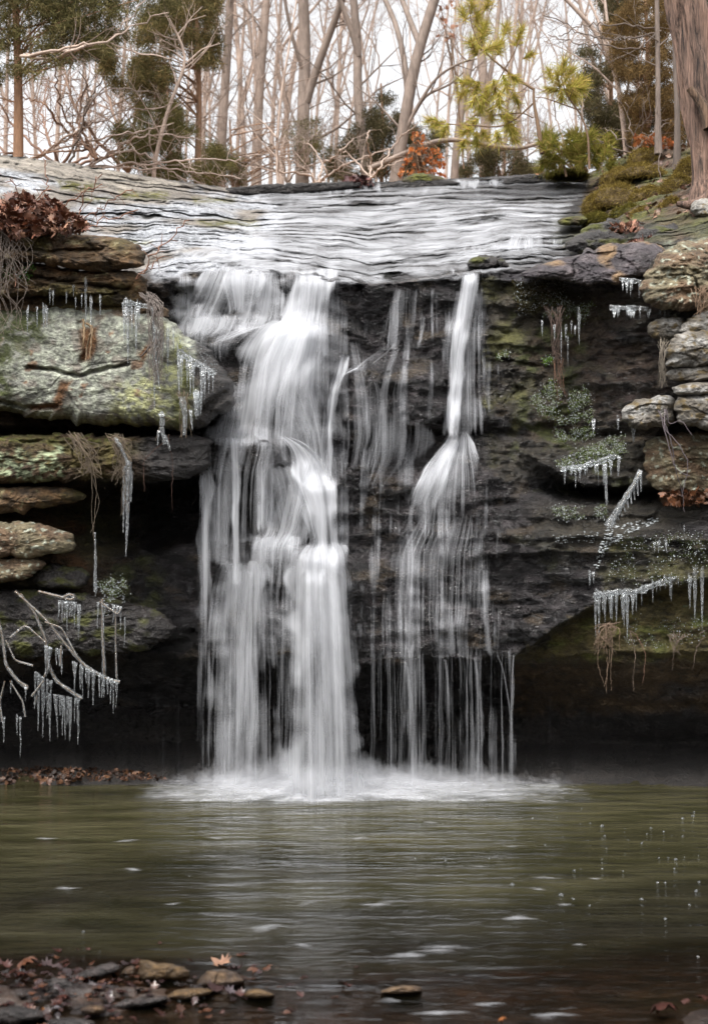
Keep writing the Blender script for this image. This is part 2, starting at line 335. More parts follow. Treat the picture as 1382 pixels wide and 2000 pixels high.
# relief
W = P(UU, VV, DEP); X_, Z_ = W[..., 0], W[..., 2]
amp = np.where(onslope, .25, 1.) * np.where(VV > 1440, .25, 1)
cid, ced = cells(X_ * 2.2 + .5 * fbm(X_, Z_, 1., 2), Z_ * 7 + 1.0 * fbm(X_ * 1.5, Z_ * 2, 3., 3), 4)
n_blk = fbm(X_ * .8, Z_ * .8, 20., 3)
cid2, ced2 = cells(X_ * 6 + .5 * fbm(X_ * 2, Z_ * 2, 2., 2), Z_ * 16 + .8 * fbm(X_ * 3, Z_ * 3, 5., 3), 9)
def strata(x, z, f, seed):                                       # beds of uneven thickness, each set back or forward
    q = z * f + .55 * fbm(x * .7, z * .8, seed, 3) * 2 + .25 * fbm(x * 3, z * 2, seed + 4, 3)
    i = np.floor(q).astype(int); fr = q - i
    h = PERM[(i + int(seed * 10)) & 255] / 255.; h2 = PERM[(i + 1 + int(seed * 10)) & 255] / 255.
    reach = .5 + fbm(x * .9, i * 3.7, seed + 9, 3)                 # a bed fades in and out along its length
    return (mix(h, h2, sstep(.78, 1., fr)) - .5) * np.clip(reach * 1.6, 0, 1.3), fr
s1, f1_ = strata(X_, Z_, 5.0, 1.3); s2, f2_ = strata(X_, Z_, 12., 2.7)
lumps = np.abs(fbm(X_ * 2.2, Z_ * 3.6, 4.4, 3)); lump2 = np.abs(perlin(X_ * 7, Z_ * 11, 2.2)) 
joint = sstep(.05, 0, ced) * sstep(.0, .4, fbm(X_ * 1.3, Z_ * 1.3, 12., 2))
DEP = DEP + amp * (.10 * fbm(X_ * 1.1, Z_ * 3.0, 4.4, 4) + .16 * s1 + .06 * s2 - .16 * lumps - .035 * lump2 + .05 * (cid - .5) * sstep(-.1, .3, n_blk) + .035 * joint + .045 * fbm(X_ * 11, Z_ * 19, 7, 4) - .028 * ridge(X_ * 6, Z_ * 15, 2.7, 3)) + .02 * amp
blk = np.clip(1 - np.abs((UU - 766 + 12 * fbm(UU * .02, VV * .02, 3, 2)) / 108)**3.5 - np.abs((VV - 768 + 14 * fbm(UU * .015, VV * .02, 6, 2)) / 72)**3, 0, 1)**.5
DEP = DEP - .24 * blk                                          # the rounded block that juts out between the two falls
DEP = np.maximum(DEP, 7.5)
above = VV < crest
YC = DEP.copy()
def Dc(px, py):                                                # depth of the rock seen at a photo position
    px = np.clip(np.asarray(px, float), UX[0], UX[-1]); py = np.clip(np.asarray(py, float), VR[0], VR[-1])
    i = np.clip(np.searchsorted(UX, px) - 1, 0, len(UX) - 2); j = np.clip(np.searchsorted(VR, py) - 1, 0, len(VR) - 2)
    a = (px - UX[i]) / (UX[i + 1] - UX[i]); b = (py - VR[j]) / (VR[j + 1] - VR[j])
    return (YC[j, i] * (1 - a) + YC[j, i + 1] * a) * (1 - b) + (YC[j + 1, i] * (1 - a) + YC[j + 1, i + 1] * a) * b
# rock colours
n_a = fbm(X_ * 1.3, Z_ * 2.5, 1.2, 4); n_b = fbm(X_ * 5, Z_ * 8, 6.2, 4); n_c = fbm(X_ * 18, Z_ * 22, 3.2, 3); n_d = fbm(X_ * 3, Z_ * 3, 9.2, 4)
C = np.zeros(UU.shape + (3,)) + np.array([.020, .0175, .018]); C = mixc(C, (.056, .049, .050), sstep(-.1, .5, n_b)); C = mixc(C, (.010, .009, .009), .8 * sstep(.05, .3, fbm(X_ * 2.5, Z_ * 14, 31., 4))); C = mixc(C, (.06, .045, .03), .7 * sstep(.15, .4, fbm(X_ * 3, Z_ * 6, 41., 4))); R = np.full(UU.shape, .16)
MOSS, OLIVE, BROWN, RUST, TAN, GREY, LICH = (.055, .06, .010), (.07, .062, .018), (.085, .05, .022), (.13, .06, .02), (.27, .235, .20), (.22, .21, .19), (.38, .42, .33)
def paint(colr, poly, thr=-2., nz=None, soft=12, warp=14, rough=None, k=1., w_=.25):
    global C, R
    colr = np.asarray(colr, float); colr = colr * (.72 if colr.max() < .2 else .76)
    m_ = region(UU, VV, poly, soft, warp, thr) * k
    if nz is not None: m_ = m_ * sstep(thr - w_, thr + w_, nz)
    C = mixc(C, colr, m_)
    if rough is not None: R = mix(R, rough, m_)
paint(BROWN, [(-500,560),(280,560),(300,850),(230,940),(220,1290),(-500,1290)], rough=.6, soft=70, warp=30)
paint(OLIVE, [(-500,830),(250,850),(260,950),(200,1290),(-500,1290)], .05, n_a, rough=.7, soft=50, warp=30)
paint(RUST, [(-500,940),(160,940),(160,1140),(-500,1140)], .1, n_b, rough=.7)
paint((.05, .042, .03), [(950,530),(1450,430),(1450,1280),(1100,1100),(960,900)], -.1, n_a, rough=.4)
paint((.09,.065,.04), [(960,545),(1300,560),(1300,860),(1010,850)], .02, fbm(X_ * 2.2, Z_ * 2.2, 55., 4), rough=.45)
paint((.11,.105,.03), [(950,545),(1040,540),(1030,820),(950,900)], .05, n_d, rough=.6)
paint(MOSS, [(1000,560),(1200,560),(1230,960),(1000,960)], .16, n_b, rough=.8, w_=.12)
paint((.055, .035, .03), [(1140,560),(1300,560),(1300,830),(1140,830)], -.1, n_b, rough=.35, k=.7)
paint((.16,.125,.045), [(1000,1290),(1140,1195),(1240,1160),(1450,1120),(1450,1290)], -.5, n_a, rough=.8)
paint((.15, .16, .03), [(1000,1290),(1140,1215),(1450,1180),(1450,1290)], .15, n_b, rough=.85)
paint((.26, .30, .17), [(1230,1180),(1450,1150),(1450,1275),(1230,1285)], .42, n_c, rough=.9, w_=.05)
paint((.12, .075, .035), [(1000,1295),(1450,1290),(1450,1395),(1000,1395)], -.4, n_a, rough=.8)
paint((.020, .015, .012), [(-500,1395),(1900,1395),(1900,1640),(-500,1640)], rough=.7, soft=20)  # cave shade painted into the colour of the back wall and wet bank
paint(OLIVE, [(1180,1050),(1450,1050),(1450,1140),(1180,1140)], .0, n_b, rough=.6)
paint(MOSS, [(1000,1050),(1120,1060),(1090,1130),(1010,1110)], .2, n_d, rough=.8)
paint((.065, .07, .015), [(180,1110),(300,1090),(330,1180),(200,1200)], .05, n_b, rough=.8)
# slope: pale dry sandstone and glaze on the left, dark wet beds to the right
paint((.04, .036, .036), [(430,380),(1160,330),(1200,540),(430,540)], rough=.3)
paint(TAN, [(-500,270),(0,290),(210,325),(480,372),(520,400),(500,480),(300,530),(-500,560)], rough=.45, warp=8)
paint((.50, .515, .55), [(150,400),(330,375),(540,380),(560,500),(300,540),(200,500)], -.12, n_a, rough=.25, w_=.15)
paint((.6, .62, .66), [(-60,325),(60,335),(130,360),(60,380),(-60,380)], -.1, n_b, rough=.3)
paint((.33, .29, .24), [(-300,290),(0,300),(210,330),(360,360),(250,378),(120,350),(0,325),(-300,320)], rough=.8, warp=3, soft=5)
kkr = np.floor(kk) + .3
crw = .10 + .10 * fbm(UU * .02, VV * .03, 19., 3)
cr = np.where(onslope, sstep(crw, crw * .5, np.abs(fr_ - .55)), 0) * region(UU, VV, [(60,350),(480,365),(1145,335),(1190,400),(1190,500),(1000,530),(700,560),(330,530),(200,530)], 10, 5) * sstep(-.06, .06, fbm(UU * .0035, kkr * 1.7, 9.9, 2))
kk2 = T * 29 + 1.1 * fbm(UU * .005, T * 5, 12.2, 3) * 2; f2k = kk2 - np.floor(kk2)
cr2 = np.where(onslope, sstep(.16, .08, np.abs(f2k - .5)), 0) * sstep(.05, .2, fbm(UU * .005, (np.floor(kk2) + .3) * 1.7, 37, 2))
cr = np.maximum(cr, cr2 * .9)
C = mixc(C, (.008, .008, .006), cr); R = mix(R, .85, cr); DEP = DEP + .05 * cr  # shadow of the cracks painted into the rock colour, plus a shallow recess
for pl in ([(235,372),(330,378),(325,392),(240,385)], [(375,385),(460,388),(455,396),(380,394)], [(160,385),(215,388),(210,396),(160,395)], [(380,430),(500,432),(510,442),(390,440)], [(240,468),(300,470),(290,478),(245,476)], [(110,350),(190,360),(180,375),(120,370)]):
    paint((.13, .12, .025), pl, -.2, n_c, soft=6, warp=4, rough=.9)
# right bank above the stream
paint((.12, .075, .045), [(1150,330),(1230,285),(1900,250),(1900,460),(1250,470),(1100,480),(1140,420)], rough=.9, warp=5, soft=6)
paint((.10, .10, .02), [(1150,330),(1230,285),(1900,250),(1900,460),(1250,470),(1100,480),(1140,420)], .0, n_d, rough=.95, warp=5)
paint((.035, .035, .02), [(1080,425),(1382,420),(1382,475),(1200,490),(1080,490)], -.1, n_a, rough=.6, warp=5)
paint((.05, .045, .05), [(960,535),(1180,480),(1230,520),(1200,560),(960,560)], rough=.28, soft=15)
paint((.20, .19, .12), [(1280,480),(1450,460),(1450,600),(1300,600)], -.1, n_b, rough=.8)
paint((.34, .38, .28), [(1280,480),(1450,460),(1450,600),(1300,600)], .2, n_c, rough=.9, w_=.08)
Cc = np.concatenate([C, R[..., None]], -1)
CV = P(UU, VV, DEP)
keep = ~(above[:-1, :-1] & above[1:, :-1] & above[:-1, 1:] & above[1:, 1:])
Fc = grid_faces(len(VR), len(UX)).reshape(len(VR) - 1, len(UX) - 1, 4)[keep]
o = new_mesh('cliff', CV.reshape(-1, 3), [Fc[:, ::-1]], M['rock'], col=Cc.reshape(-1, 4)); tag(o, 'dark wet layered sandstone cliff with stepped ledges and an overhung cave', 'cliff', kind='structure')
me = o.data
import bmesh
bm = bmesh.new(); bm.from_mesh(me); bmesh.ops.delete(bm, geom=[v for v in bm.verts if not v.link_faces], context='VERTS'); bm.to_mesh(me); bm.free()

# forest floor behind the crest, rising gently
gx = np.concatenate([np.linspace(-60, -8, 20), np.linspace(-7.5, 7.5, 90), np.linspace(8, 60, 20)]); 
crX = np.interp(gx, *(lambda q: (q[:, 0], q[:, 1]))(P(CRX, CRY, np.interp(CRX, [-500, 0, 300, 480, 1145, 1240, 1382, 1900], [12., 13., 14, 15, 15, 13.8, 12.5, 11.5]))))
crZ = np.interp(gx, *(lambda q: (q[:, 0], q[:, 2]))(P(CRX, CRY, np.interp(CRX, [-500, 0, 300, 480, 1145, 1240, 1382, 1900], [12., 13., 14, 15, 15, 13.8, 12.5, 11.5]))))
tg = np.concatenate([[0, .15, .4, .8], np.geomspace(1.3, 90, 50)])
GX, TG = np.meshgrid(gx, tg)
GY = crX[None] - .12 + TG
GZ = crZ[None] - .06 + np.where(TG < 25, .235 * TG, .235 * 25 + .06 * (TG - 25)) - .12 * np.minimum(TG, 1) + .12 * fbm(GX * .5, GY * .5, 1, 3) * np.minimum(TG, 1)
def floorZ(x, y):
    i = np.interp(x, gx, crX); z = np.interp(x, gx, crZ); t_ = max(0, y - i)
    return float(z - .06 + (.235 * t_ if t_ < 25 else .235 * 25 + .06 * (t_ - 25)) - .12 * min(t_, 1))
gc = mixc((.16, .095, .055), (.24, .15, .09), sstep(-.3, .4, fbm(GX * 2, GY * 2, 3, 3))); gc = mixc(gc, (.09, .10, .03), sstep(.1, .5, fbm(GX * .6, GY * .6, 8, 3)))
o = new_mesh('forest_floor', np.stack([GX, GY, GZ], -1).reshape(-1, 3), [grid_faces(len(tg), len(gx))], M['ground'], col=np.concatenate([gc, np.full(GX.shape + (1,), .95)], -1)); tag(o, kind='structure')

# pool bed, pool, banks behind the viewer
bx, by = np.meshgrid(np.concatenate([np.linspace(-14, -2.5, 40), np.linspace(-2.45, 2.45, 260), np.linspace(2.5, 14, 40)]), np.concatenate([np.linspace(-8, 2.5, 14), np.linspace(2.7, 4, 20), np.linspace(4.02, 6, 180), np.linspace(6.1, 12, 60)]))
bz = -np.interp(by, [-8, 1, 3.5, 5.2, 6.5, 9, 12], [-1.0, -.25, .0, .07, .35, .9, .8]) + .035 * fbm(bx * 1.5, by * 1.5, 2, 4) + .012 * fbm(bx * 9, by * 9, 5, 3)
bz += .062 * np.exp(-(((bx + 1.15) / .9)**2 + ((by - 4.95) / .36)**2)) * (1 + .8 * fbm(bx * 5, by * 7, 3, 4)) + .06 * np.exp(-(((bx - 1.35) / .3)**2 + ((by - 4.7) / .2)**2))
bz += np.interp(np.abs(bx), [0, 3.2, 5, 9, 14], [0, 0, .7, 2.5, 4.5])
bc = mixc((.012, .008, .007), (.035, .021, .014), sstep(-.3, .4, fbm(bx * 5, by * 5, 1, 4)))
o = new_mesh('pool_bed', np.stack([bx, by, bz], -1).reshape(-1, 3), [grid_faces(*bx.shape)], M['ground'], col=np.concatenate([bc, np.full(bx.shape + (1,), .35)], -1)); tag(o, kind='structure')
px_, py_ = np.meshgrid(np.linspace(-13, 13, 40), np.linspace(-7, 12.9, 40))
o = new_mesh('pool_water', np.stack([px_, py_, px_ * 0], -1).reshape(-1, 3), [grid_faces(40, 40)], M['pool']); tag(o, kind='structure')

# ================================================================== WATER
def follow(U, V, off, smooth=3):
    Y = Dc(U, V)
    # water leaves the rock at an edge and keeps falling in front of whatever recedes below it
    Y = np.minimum.accumulate(Y, axis=0)
    k = smooth
    for _ in range(k + 3):
        Y[1:-1] = (Y[:-2] + Y[1:-1] * 2 + Y[2:]) / 4; Y[:, 1:-1] = (Y[:, :-2] + Y[:, 1:-1] * 2 + Y[:, 2:]) / 4
    Y = np.minimum.accumulate(Y, axis=0)
    return Y - off
_seed = [0.]
def ribbon(name, rows, nu=40, dv=5, off=.05, parent=None, org=(0, 0, 0), mat='fall', edge=.26, prof=None):
    """rows: (v, left, right, density) down the fall; prof: density factor across"""
    rows = np.array(rows, float); v = np.arange(rows[0, 0], rows[-1, 0] + dv * .5, dv)
    l = np.interp(v, rows[:, 0], rows[:, 1]); r = np.interp(v, rows[:, 0], rows[:, 2]); dn = np.interp(v, rows[:, 0], rows[:, 3])
    for a in (l, r, dn):
        for _ in range(6): a[1:-1] = (a[:-2] + a[1:-1] * 2 + a[2:]) / 4
    s = np.linspace(0, 1, nu)
    U = l[:, None] + (r - l)[:, None] * s[None] ; V = np.broadcast_to(v[:, None], U.shape)
    Y = follow(U, V, off)
    Wd = P(U, V, Y)
    under = Wd[..., 2] < -.02; Wd[..., 2] = np.maximum(Wd[..., 2], -.02)
    e = np.minimum(sstep(0, edge, s), sstep(0, edge, 1 - s))
    ew = edge * (1 + 1.6 * fbm(s[None] * 0 + _seed[0], v[:, None] * .012, np.array([[.3]]), 3)); ew = np.clip(ew, .04, .5)
    e = sstep(0, 1, s[None] / ew) * sstep(0, 1, (1 - s[None]) / np.clip(edge * (1 + 1.6 * fbm(s[None] * 0 + _seed[0] + 40, v[:, None] * .012, np.array([[.3]]), 3)), .04, .5))
    D = dn[:, None] * e
    if prof is not None:
        pf = np.array([np.interp(s, np.linspace(0, 1, len(p_)), p_) for _, p_ in prof]); pv = np.array([q for q, _ in prof], float)
        D = D * np.stack([np.interp(v, pv, pf[:, j]) for j in range(nu)], 1)
    stt = (3 + 16 * np.clip(.5 + fbm(s * 9 + _seed[0], .5, .5, 3), 0, 1)) * np.clip((r[0] - l[0]) / 80., .25, 1)
    D = D * sstep(0, 1, (v - v[0])[:, None] / stt[None]) * np.clip(1 + .9 * fbm(s[None] * 4 + _seed[0], v[:, None] * .007, .3, 4), .3, 1.25) * sstep(0, 1, np.minimum(1, (v[-1] - v)[:, None] / (6 + 26 * np.clip(.5 + fbm(s * 11 + _seed[0], 2.5, .5, 3), 0, 1))[None]) + (1 if rows[-1, 0] > 1500 else 0))
    wm = (r - l).max() / F * 9.5 * (1 if (r - l).max() > 120 else 1.3); _seed[0] += 7.7
    ds = np.concatenate([[0], np.cumsum(np.linalg.norm(np.diff(Wd[:, nu // 2], axis=0), axis=1))])
    uv = np.stack([np.broadcast_to(s[None] * wm + _seed[0], U.shape), np.broadcast_to(ds[:, None], U.shape)], -1)
    return new_mesh(name, Wd.reshape(-1, 3), [grid_faces(len(v), nu)], M[mat], parent, org, uv=uv.reshape(-1, 2), dens=D)

def wthing(label, rows): 
    a = P((rows[0][1] + rows[0][2]) / 2, rows[0][0], 9.3)
    return thing('waterfall', label, 'waterfall', (a[0], 9.3, 0))
# --- main cascade
mainR = [(530,570,662,.85),(560,562,660,.9),(600,554,656,.92),(645,540,655,1.0)]
wf = wthing('broad white cascade pouring over stacked ledges in the middle of the cliff', mainR); og = tuple(wf.location)
def rb(rows, **k): return ribbon('veil', rows, parent=wf, org=og, **k)
rb([(522,568,664,.7)] + mainR + [(700,530,656,.8)], off=.06)
rb([(540,575,640,.6),(600,560,650,.5),(640,545,650,.6)], off=.09)
rb([(618,530,640,.6),(640,480,657,1.0),(670,450,660,1.0),(700,434,661,.95),(760,418,662,.88),(810,408,660,.8),(850,398,658,.66),(885,394,656,.35)], off=.10, nu=70, prof=[(600,[1,1,1,1,1]),(700,[1,1,1,.9,.8]),(760,[1,1,.9,.62,.85]),(850,[.95,1,.85,.6,.9])])
rb([(628,560,635,.6),(650,515,650,.9),(700,480,650,.6),(780,470,600,.45),(870,470,600,.35)], off=.16, nu=60)
rb([(640,520,650,.5),(760,500,640,.55),(850,560,650,.5),(935,580,655,.45)], off=.05)
# right-hand thread beside it
rb([(690,655,690,.4),(715,652,682,.75),(760,640,668,.8),(830,634,656,.85),(935,634,652,.8),(950,630,655,.5)], off=.12, nu=14, edge=.35)
rb([(715,690,720,.55),(722,668,700,.55),(735,655,672,.5),(750,645,660,.4)], off=.08, nu=12, edge=.3)
rb([(660,655,720,.2),(760,650,760,.35),(850,650,770,.35),(930,650,740,.28)], off=.05)
# second ledge: pillow rock on the left, chute curling round it
rb([(842,415,520,.5),(850,412,540,.9),(862,408,560,.55),(890,400,556,.4),(920,395,545,.45),(1000,388,545,.38),(1110,384,540,.3)], off=.07, nu=60)
rb([(850,440,470,.4),(870,442,474,.8),(950,446,474,.85),(1100,448,474,.8),(1150,440,484,.5)], off=.10, nu=12, edge=.4)
rb([(870,384,420,.35),(950,382,425,.55),(1100,380,420,.5),(1300,378,420,.32),(1560,376,420,.25)], off=.12, nu=20, edge=.3)
rb([(870,500,545,.3),(930,495,545,.55),(1045,498,540,.6)], off=.09, nu=16, edge=.3)
rb([(850,540,560,.6),(862,552,600,.9),(880,560,622,.98),(905,560,650,.95),(930,555,660,.98),(945,560,664,1.0),(1000,585,664,.98),(1060,600,664,.85),(1085,580,682,.7),(1130,575,684,.3)], off=.13, nu=50)
rb([(850,590,660,.25),(900,590,662,.4),(940,570,664,.5),(960,560,664,.4)], off=.17, nu=40)
rb([(905,500,600,.3),(930,505,620,.55),(1000,520,625,.5),(1070,540,610,.4)], off=.06, nu=40)
rb([(935,500,640,.55),(960,500,640,.75),(1045,490,610,.62),(1055,480,600,.7),(1075,478,590,.55),(1160,470,590,.35)], off=.09, nu=50)
rb([(1040,478,600,.75),(1056,472,602,.85),(1075,470,600,.5),(1110,468,600,.4)], off=.13, nu=50)
# lower curtain
rb([(1056,590,672,.6),(1070,566,686,.75),(1084,552,694,.85),(1120,548,698,.9),(1200,544,706,.86),(1300,540,714,.76),(1420,536,724,.68),(1600,528,738,.66)], off=.10, nu=70, prof=[(1072,[1,1,1,1,1]),(1200,[.95,1,1,.9,1]),(1320,[.85,1,.85,.82,1]),(1600,[.8,1,.8,.8,1])])
rb([(1085,570,680,.3),(1200,565,692,.5),(1350,562,704,.4),(1600,560,714,.42)], off=.16, nu=60)
# left lower curtain
rb([(1092,424,530,.75),(1104,416,538,.8),(1118,408,542,.8),(1150,398,548,.74),(1250,384,556,.56),(1300,380,560,.5),(1600,368,572,.44)], off=.10, nu=60, prof=[(1100,[.8,1,1,1,1]),(1300,[.7,1,1.05,.9,.7]),(1600,[.65,1.1,1.1,.8,.7])])
rb([(1108,440,528,.5),(1200,436,520,.5),(1600,432,500,.42)], off=.15, nu=40)
rb([(1060,540,580,.3),(1120,536,570,.42),(1300,536,568,.36),(1600,536,560,.33)], off=.09, nu=24)
# --- upper left sheet cascade
q = [(520,360,560,.6)]
wf = wthing('thin stepped cascade running down the upper ledges behind the lichened boulder', q); og = tuple(wf.location)
rb([(515,395,560,.5),(540,380,560,.72),(580,360,560,.5),(610,340,560,.45),(625,330,556,.62),(650,330,540,.5),(668,335,500,.4),(720,380,470,.2)], off=.04, nu=70)
rb([(520,425,520,.5),(545,420,530,.75),(600,440,510,.6),(625,440,500,.3)], off=.08, nu=40)
rb([(612,340,470,.5),(622,334,478,.85),(645,326,470,.7),(668,324,420,.45)], off=.09, nu=40)
rb([(590,368,412,.3),(600,350,405,.6),(640,345,400,.35)], off=.08, nu=20)
rb([(630,480,545,.6),(645,440,500,.55),(665,400,450,.5),(680,385,420,.3)], off=.09, nu=24)
# --- right slender fall
rr = [(530,892,948,.7),(545,890,945,.95),(600,884,936,.9),(640,880,930,.9),(700,876,914,.9),(780,870,906,.88),(850,868,902,.9),(862,868,910,.9)]
wf = wthing('slender white fall dropping straight from the lip and fanning out below', rr); og = tuple(wf.location)
rb(rr, off=.12, nu=26, edge=.3)
rb([(535,900,935,.6),(640,888,922,.6),(850,874,896,.7)], off=.17, nu=14, edge=.4)
rb([(560,876,952,.35),(632,862,950,.5),(650,854,950,.52),(750,848,952,.42),(862,844,958,.4)], off=.07, nu=40)
rb([(840,872,915,.6),(856,868,925,.95),(880,840,932,.85),(910,812,945,.72),(950,790,955,.66),(985,778,960,.45),(1020,770,966,.25),(1060,765,970,.15)], off=.10, nu=60, prof=[(850,[1,1,1,1,1]),(900,[1,1,.95,.7,.45]),(960,[1,1,.9,.55,.4]),(1060,[1,1,.9,.8,.6])])
rb([(858,872,905,.5),(900,826,900,.6),(950,800,880,.5),(1000,780,860,.3)], off=.15, nu=30)
rb([(1000,760,975,.2),(1080,700,975,.34),(1200,690,975,.30),(1290,690,985,.28)], off=.04, nu=90)
rb([(1110,938,955,.5),(1150,936,956,.6),(1200,938,960,.45),(1290,940,966,.4)], off=.08, nu=10, edge=.4)
rb([(1040,780,812,.3),(1060,785,812,.45),(1180,790,812,.3),(1290,788,812,.35)], off=.08, nu=12, edge=.4)
for a_, b_, dd_ in [(700,790,.26),(775,850,.30),(840,905,.27),(890,950,.33),(945,1012,.28),(712,1000,.16)]:
    rb([(1262,a_+6,b_-4,dd_*.6),(1290,a_+3,b_-2,dd_),(1450,a_,b_+3,dd_*.9),(1600,a_-3,b_+4,dd_*.9)], off=.07, nu=44, edge=.3)
# --- small threads over the middle rock
q = [(560,740,850,.2)]
wf = wthing('faint trickles over the dark rock between the two white falls', q); og = tuple(wf.location)
rb([(560,756,796,.3),(590,752,790,.5),(640,752,788,.48),(690,745,786,.35)], off=.05, nu=16, edge=.5)
rb([(560,740,860,.25),(620,735,860,.3),(690,720,850,.26),(760,690,850,.22),(850,690,850,.25),(900,700,840,.15)], off=.035, nu=70)
rb([(668,745,785,.4),(685,728,772,.42),(700,705,752,.4),(718,680,730,.4),(740,665,710,.3)], off=.05, nu=16, edge=.5)
rb([(800,690,860,.15),(850,690,860,.4),(900,690,850,.3),(960,690,780,.2)], off=.05, nu=60)
rb([(615,822,834,.4),(640,820,832,.4),(670,812,824,.5),(690,806,818,.2)], off=.05, nu=8, edge=.4)
# --- loose threads falling past the overhang: curves that bow outward then drop
q = [(1290,900,900,.2)]
wf = wthing('separate threads of water dropping from the overhang into the pool', q); og = tuple(wf.location)
for x0, x1, vv0, dn_ in [(790,803,1288,.5),(868,878,1284,.42),(925,935,1281,.4),(968,994,1276,.42),(1002,998,1276,.45),(848,852,1296,.45),(905,912,1290,.4),(740,744,1300,.4),(825,832,1298,.45),(315,318,1295,.2),(352,349,1300,.25),(335,340,960,.22),(300,305,960,.2),(1072,1073,1290,.17),(1106,1107,1320,.17)]:
    hw = 4 + dn_ * 6
    L_ = [(vv0, x0 - hw * .8, x0 + hw * .8, dn_)] + [(vv0 + (1600 - vv0) * t_, x0 + (x1 - x0) * min(1, t_ * 3)**.6 - hw * (1 - .4 * t_), x0 + (x1 - x0) * min(1, t_ * 3)**.6 + hw * (1 - .4 * t_), dn_ * (1 - .2 * t_)) for t_ in (.05, .1, .2, .35, .6, 1)]
    rb(L_, off=.1, nu=6, edge=.5)

# --- a thin broken film over all the wetted rock
def film_map(U, V):
    D = .62 * region(U, V, [(350,520),(560,515),(560,630),(500,640),(400,700),(340,660),(325,600)], 22, 22, 1.) * sstep(-.45, .3, fbm(U * .015, V * .04, 3, 3))
    D = np.maximum(D, .34 * region(U, V, [(540,520),(670,530),(690,700),(680,930),(560,930),(420,880),(440,760),(520,640)], 22, 16, 2.))
    D = np.maximum(D, .30 * region(U, V, [(690,560),(880,560),(860,700),(760,720),(690,720)], 20, 20, 3.) * sstep(-.1, .3, fbm(U * .03, V * .004, 5, 3)))
    D = np.maximum(D, .34 * region(U, V, [(650,720),(860,700),(860,900),(820,1000),(700,1050),(650,960)], 24, 20, 4.) * sstep(-.15, .3, fbm(U * .035, V * .004, 6, 3)))
    D = np.maximum(D, .34 * region(U, V, [(690,980),(980,980),(1000,1290),(690,1290)], 26, 20, 5.) * sstep(-.35, .3, fbm(U * .04, V * .006, 7, 3)))
    D = np.maximum(D, .44 * region(U, V, [(380,900),(560,900),(690,950),(700,1290),(380,1290)], 26, 18, 6.) * sstep(-.45, .2, fbm(U * .035, V * .006, 8, 3)))
    D = np.maximum(D, .30 * region(U, V, [(850,560),(960,560),(985,850),(980,1000),(850,900)], 18, 14, 7.) * sstep(-.2, .3, fbm(U * .04, V * .005, 9, 3)))
    return D * 1.15
q = [(520,560,800,.3)]
wf = wthing('thin broken film of water running down the wetted rock between the falls', q); og = tuple(wf.location)
v_ = np.arange(512, 1600, 5.); u_ = np.arange(325, 1020, 4.); FU, FV = np.meshgrid(u_, v_); fY = np.minimum(Dc(FU, FV), 10.2)
fY[v_ > 1285] = 9.5; fY = np.minimum.accumulate(fY, 0) if False else fY
for _ in range(2): fY[1:-1] = (fY[:-2] + fY[1:-1] * 2 + fY[2:]) / 4
j_ = int(np.searchsorted(v_, 1280)); fY[j_:] = fY[j_ - 1][None]
fW = P(FU, FV, fY - .03); fD = film_map(FU, np.minimum(FV, 1270)) * np.where(FV > 1285, .62, 1); fW[..., 2] = np.maximum(fW[..., 2], -.02)
new_mesh('veil', fW.reshape(-1, 3), [grid_faces(*FU.shape)], M['fall'], wf, og, uv=np.stack([FU / F * 9.6 * 1.25 + .025 * fbm(FU * .02, FV * .01, 3, 2), (FV - 512) / F * 9.6], -1).reshape(-1, 2), dens=np.clip(fD, 0, 1))
# --- shallow water running down the stepped slope
su_ = np.arange(-40, 1300, 4.); ts = np.linspace(-.06, 1.0, 170)
SU, TS = np.meshgrid(su_, ts[::-1])
lp = np.interp(SU, LIPX, LIPY); cp = np.interp(SU, CRX, CRY)
SV = lp - TS * (lp - cp)
sy = Dc(SU, SV) - .025
for _ in range(2): sy[1:-1] = (sy[:-2] + 2 * sy[1:-1] + sy[2:]) / 4
SWp = P(SU, SV, sy)
sk = np.clip(TS, 0, 1) * NS + 1.3 * fbm(SU * .0028, np.clip(TS, 0, 1) * 3, 2.2, 3) * 2 + .35 * fbm(SU * .018, np.clip(TS, 0, 1) * 12, 5.2, 3)
sf = sk - np.floor(sk)
main = region(SU, SV, [(470,375),(620,362),(780,352),(1145,340),(1142,380),(1100,440),(1100,490),(1190,490),(1000,530),(950,548),(700,560),(560,540),(330,540),(400,470),(520,430)], 14, 12, 2.)
core = region(SU, SV, [(560,390),(900,380),(1100,400),(1080,470),(950,510),(760,520),(700,545),(540,540),(430,520),(480,460)], 30, 20, 4.)
left = region(SU, SV, [(130,395),(330,372),(480,385),(540,420),(500,500),(330,540),(280,510),(200,470)], 14, 14, 5.)
dn = main * .47 + core * .27 + left * .26 * sstep(-.3, .3, fbm(SU * .01, SV * .03, 3, 3))
dn *= 1 - .75 * sstep(-.1, .35, fbm(SU * .008, SV * .03, 17, 3)) * sstep(.5, .62, sf) * sstep(.99, .85, sf) * sstep(-.5, .2, fbm(SU * .02, SV * .05, 7, 3)) 
rdark = region(SU, SV, [(900,355),(1150,340),(1150,470),(1060,480),(960,420)], 40, 20, 6.)
dn *= 1 - .35 * rdark * sstep(.45, .6, sf)
dn *= mix(1, .7 + .45 * sstep(-.35, .25, fbm(SU * .012, SV * .055, 12, 4)), .8)
crw_ = .10 + .10 * fbm(SU * .02, SV * .03, 19., 3)
ln1 = sstep(crw_ * 1.3, crw_ * .6, np.abs(sf - .55)) * sstep(-.06, .06, fbm(SU * .0035, (np.floor(sk) + .3) * 1.7, 9.9, 2)) * (1 - .7 * core * sstep(-.2, .15, fbm(SU * .008, SV * .02, 51, 3)))
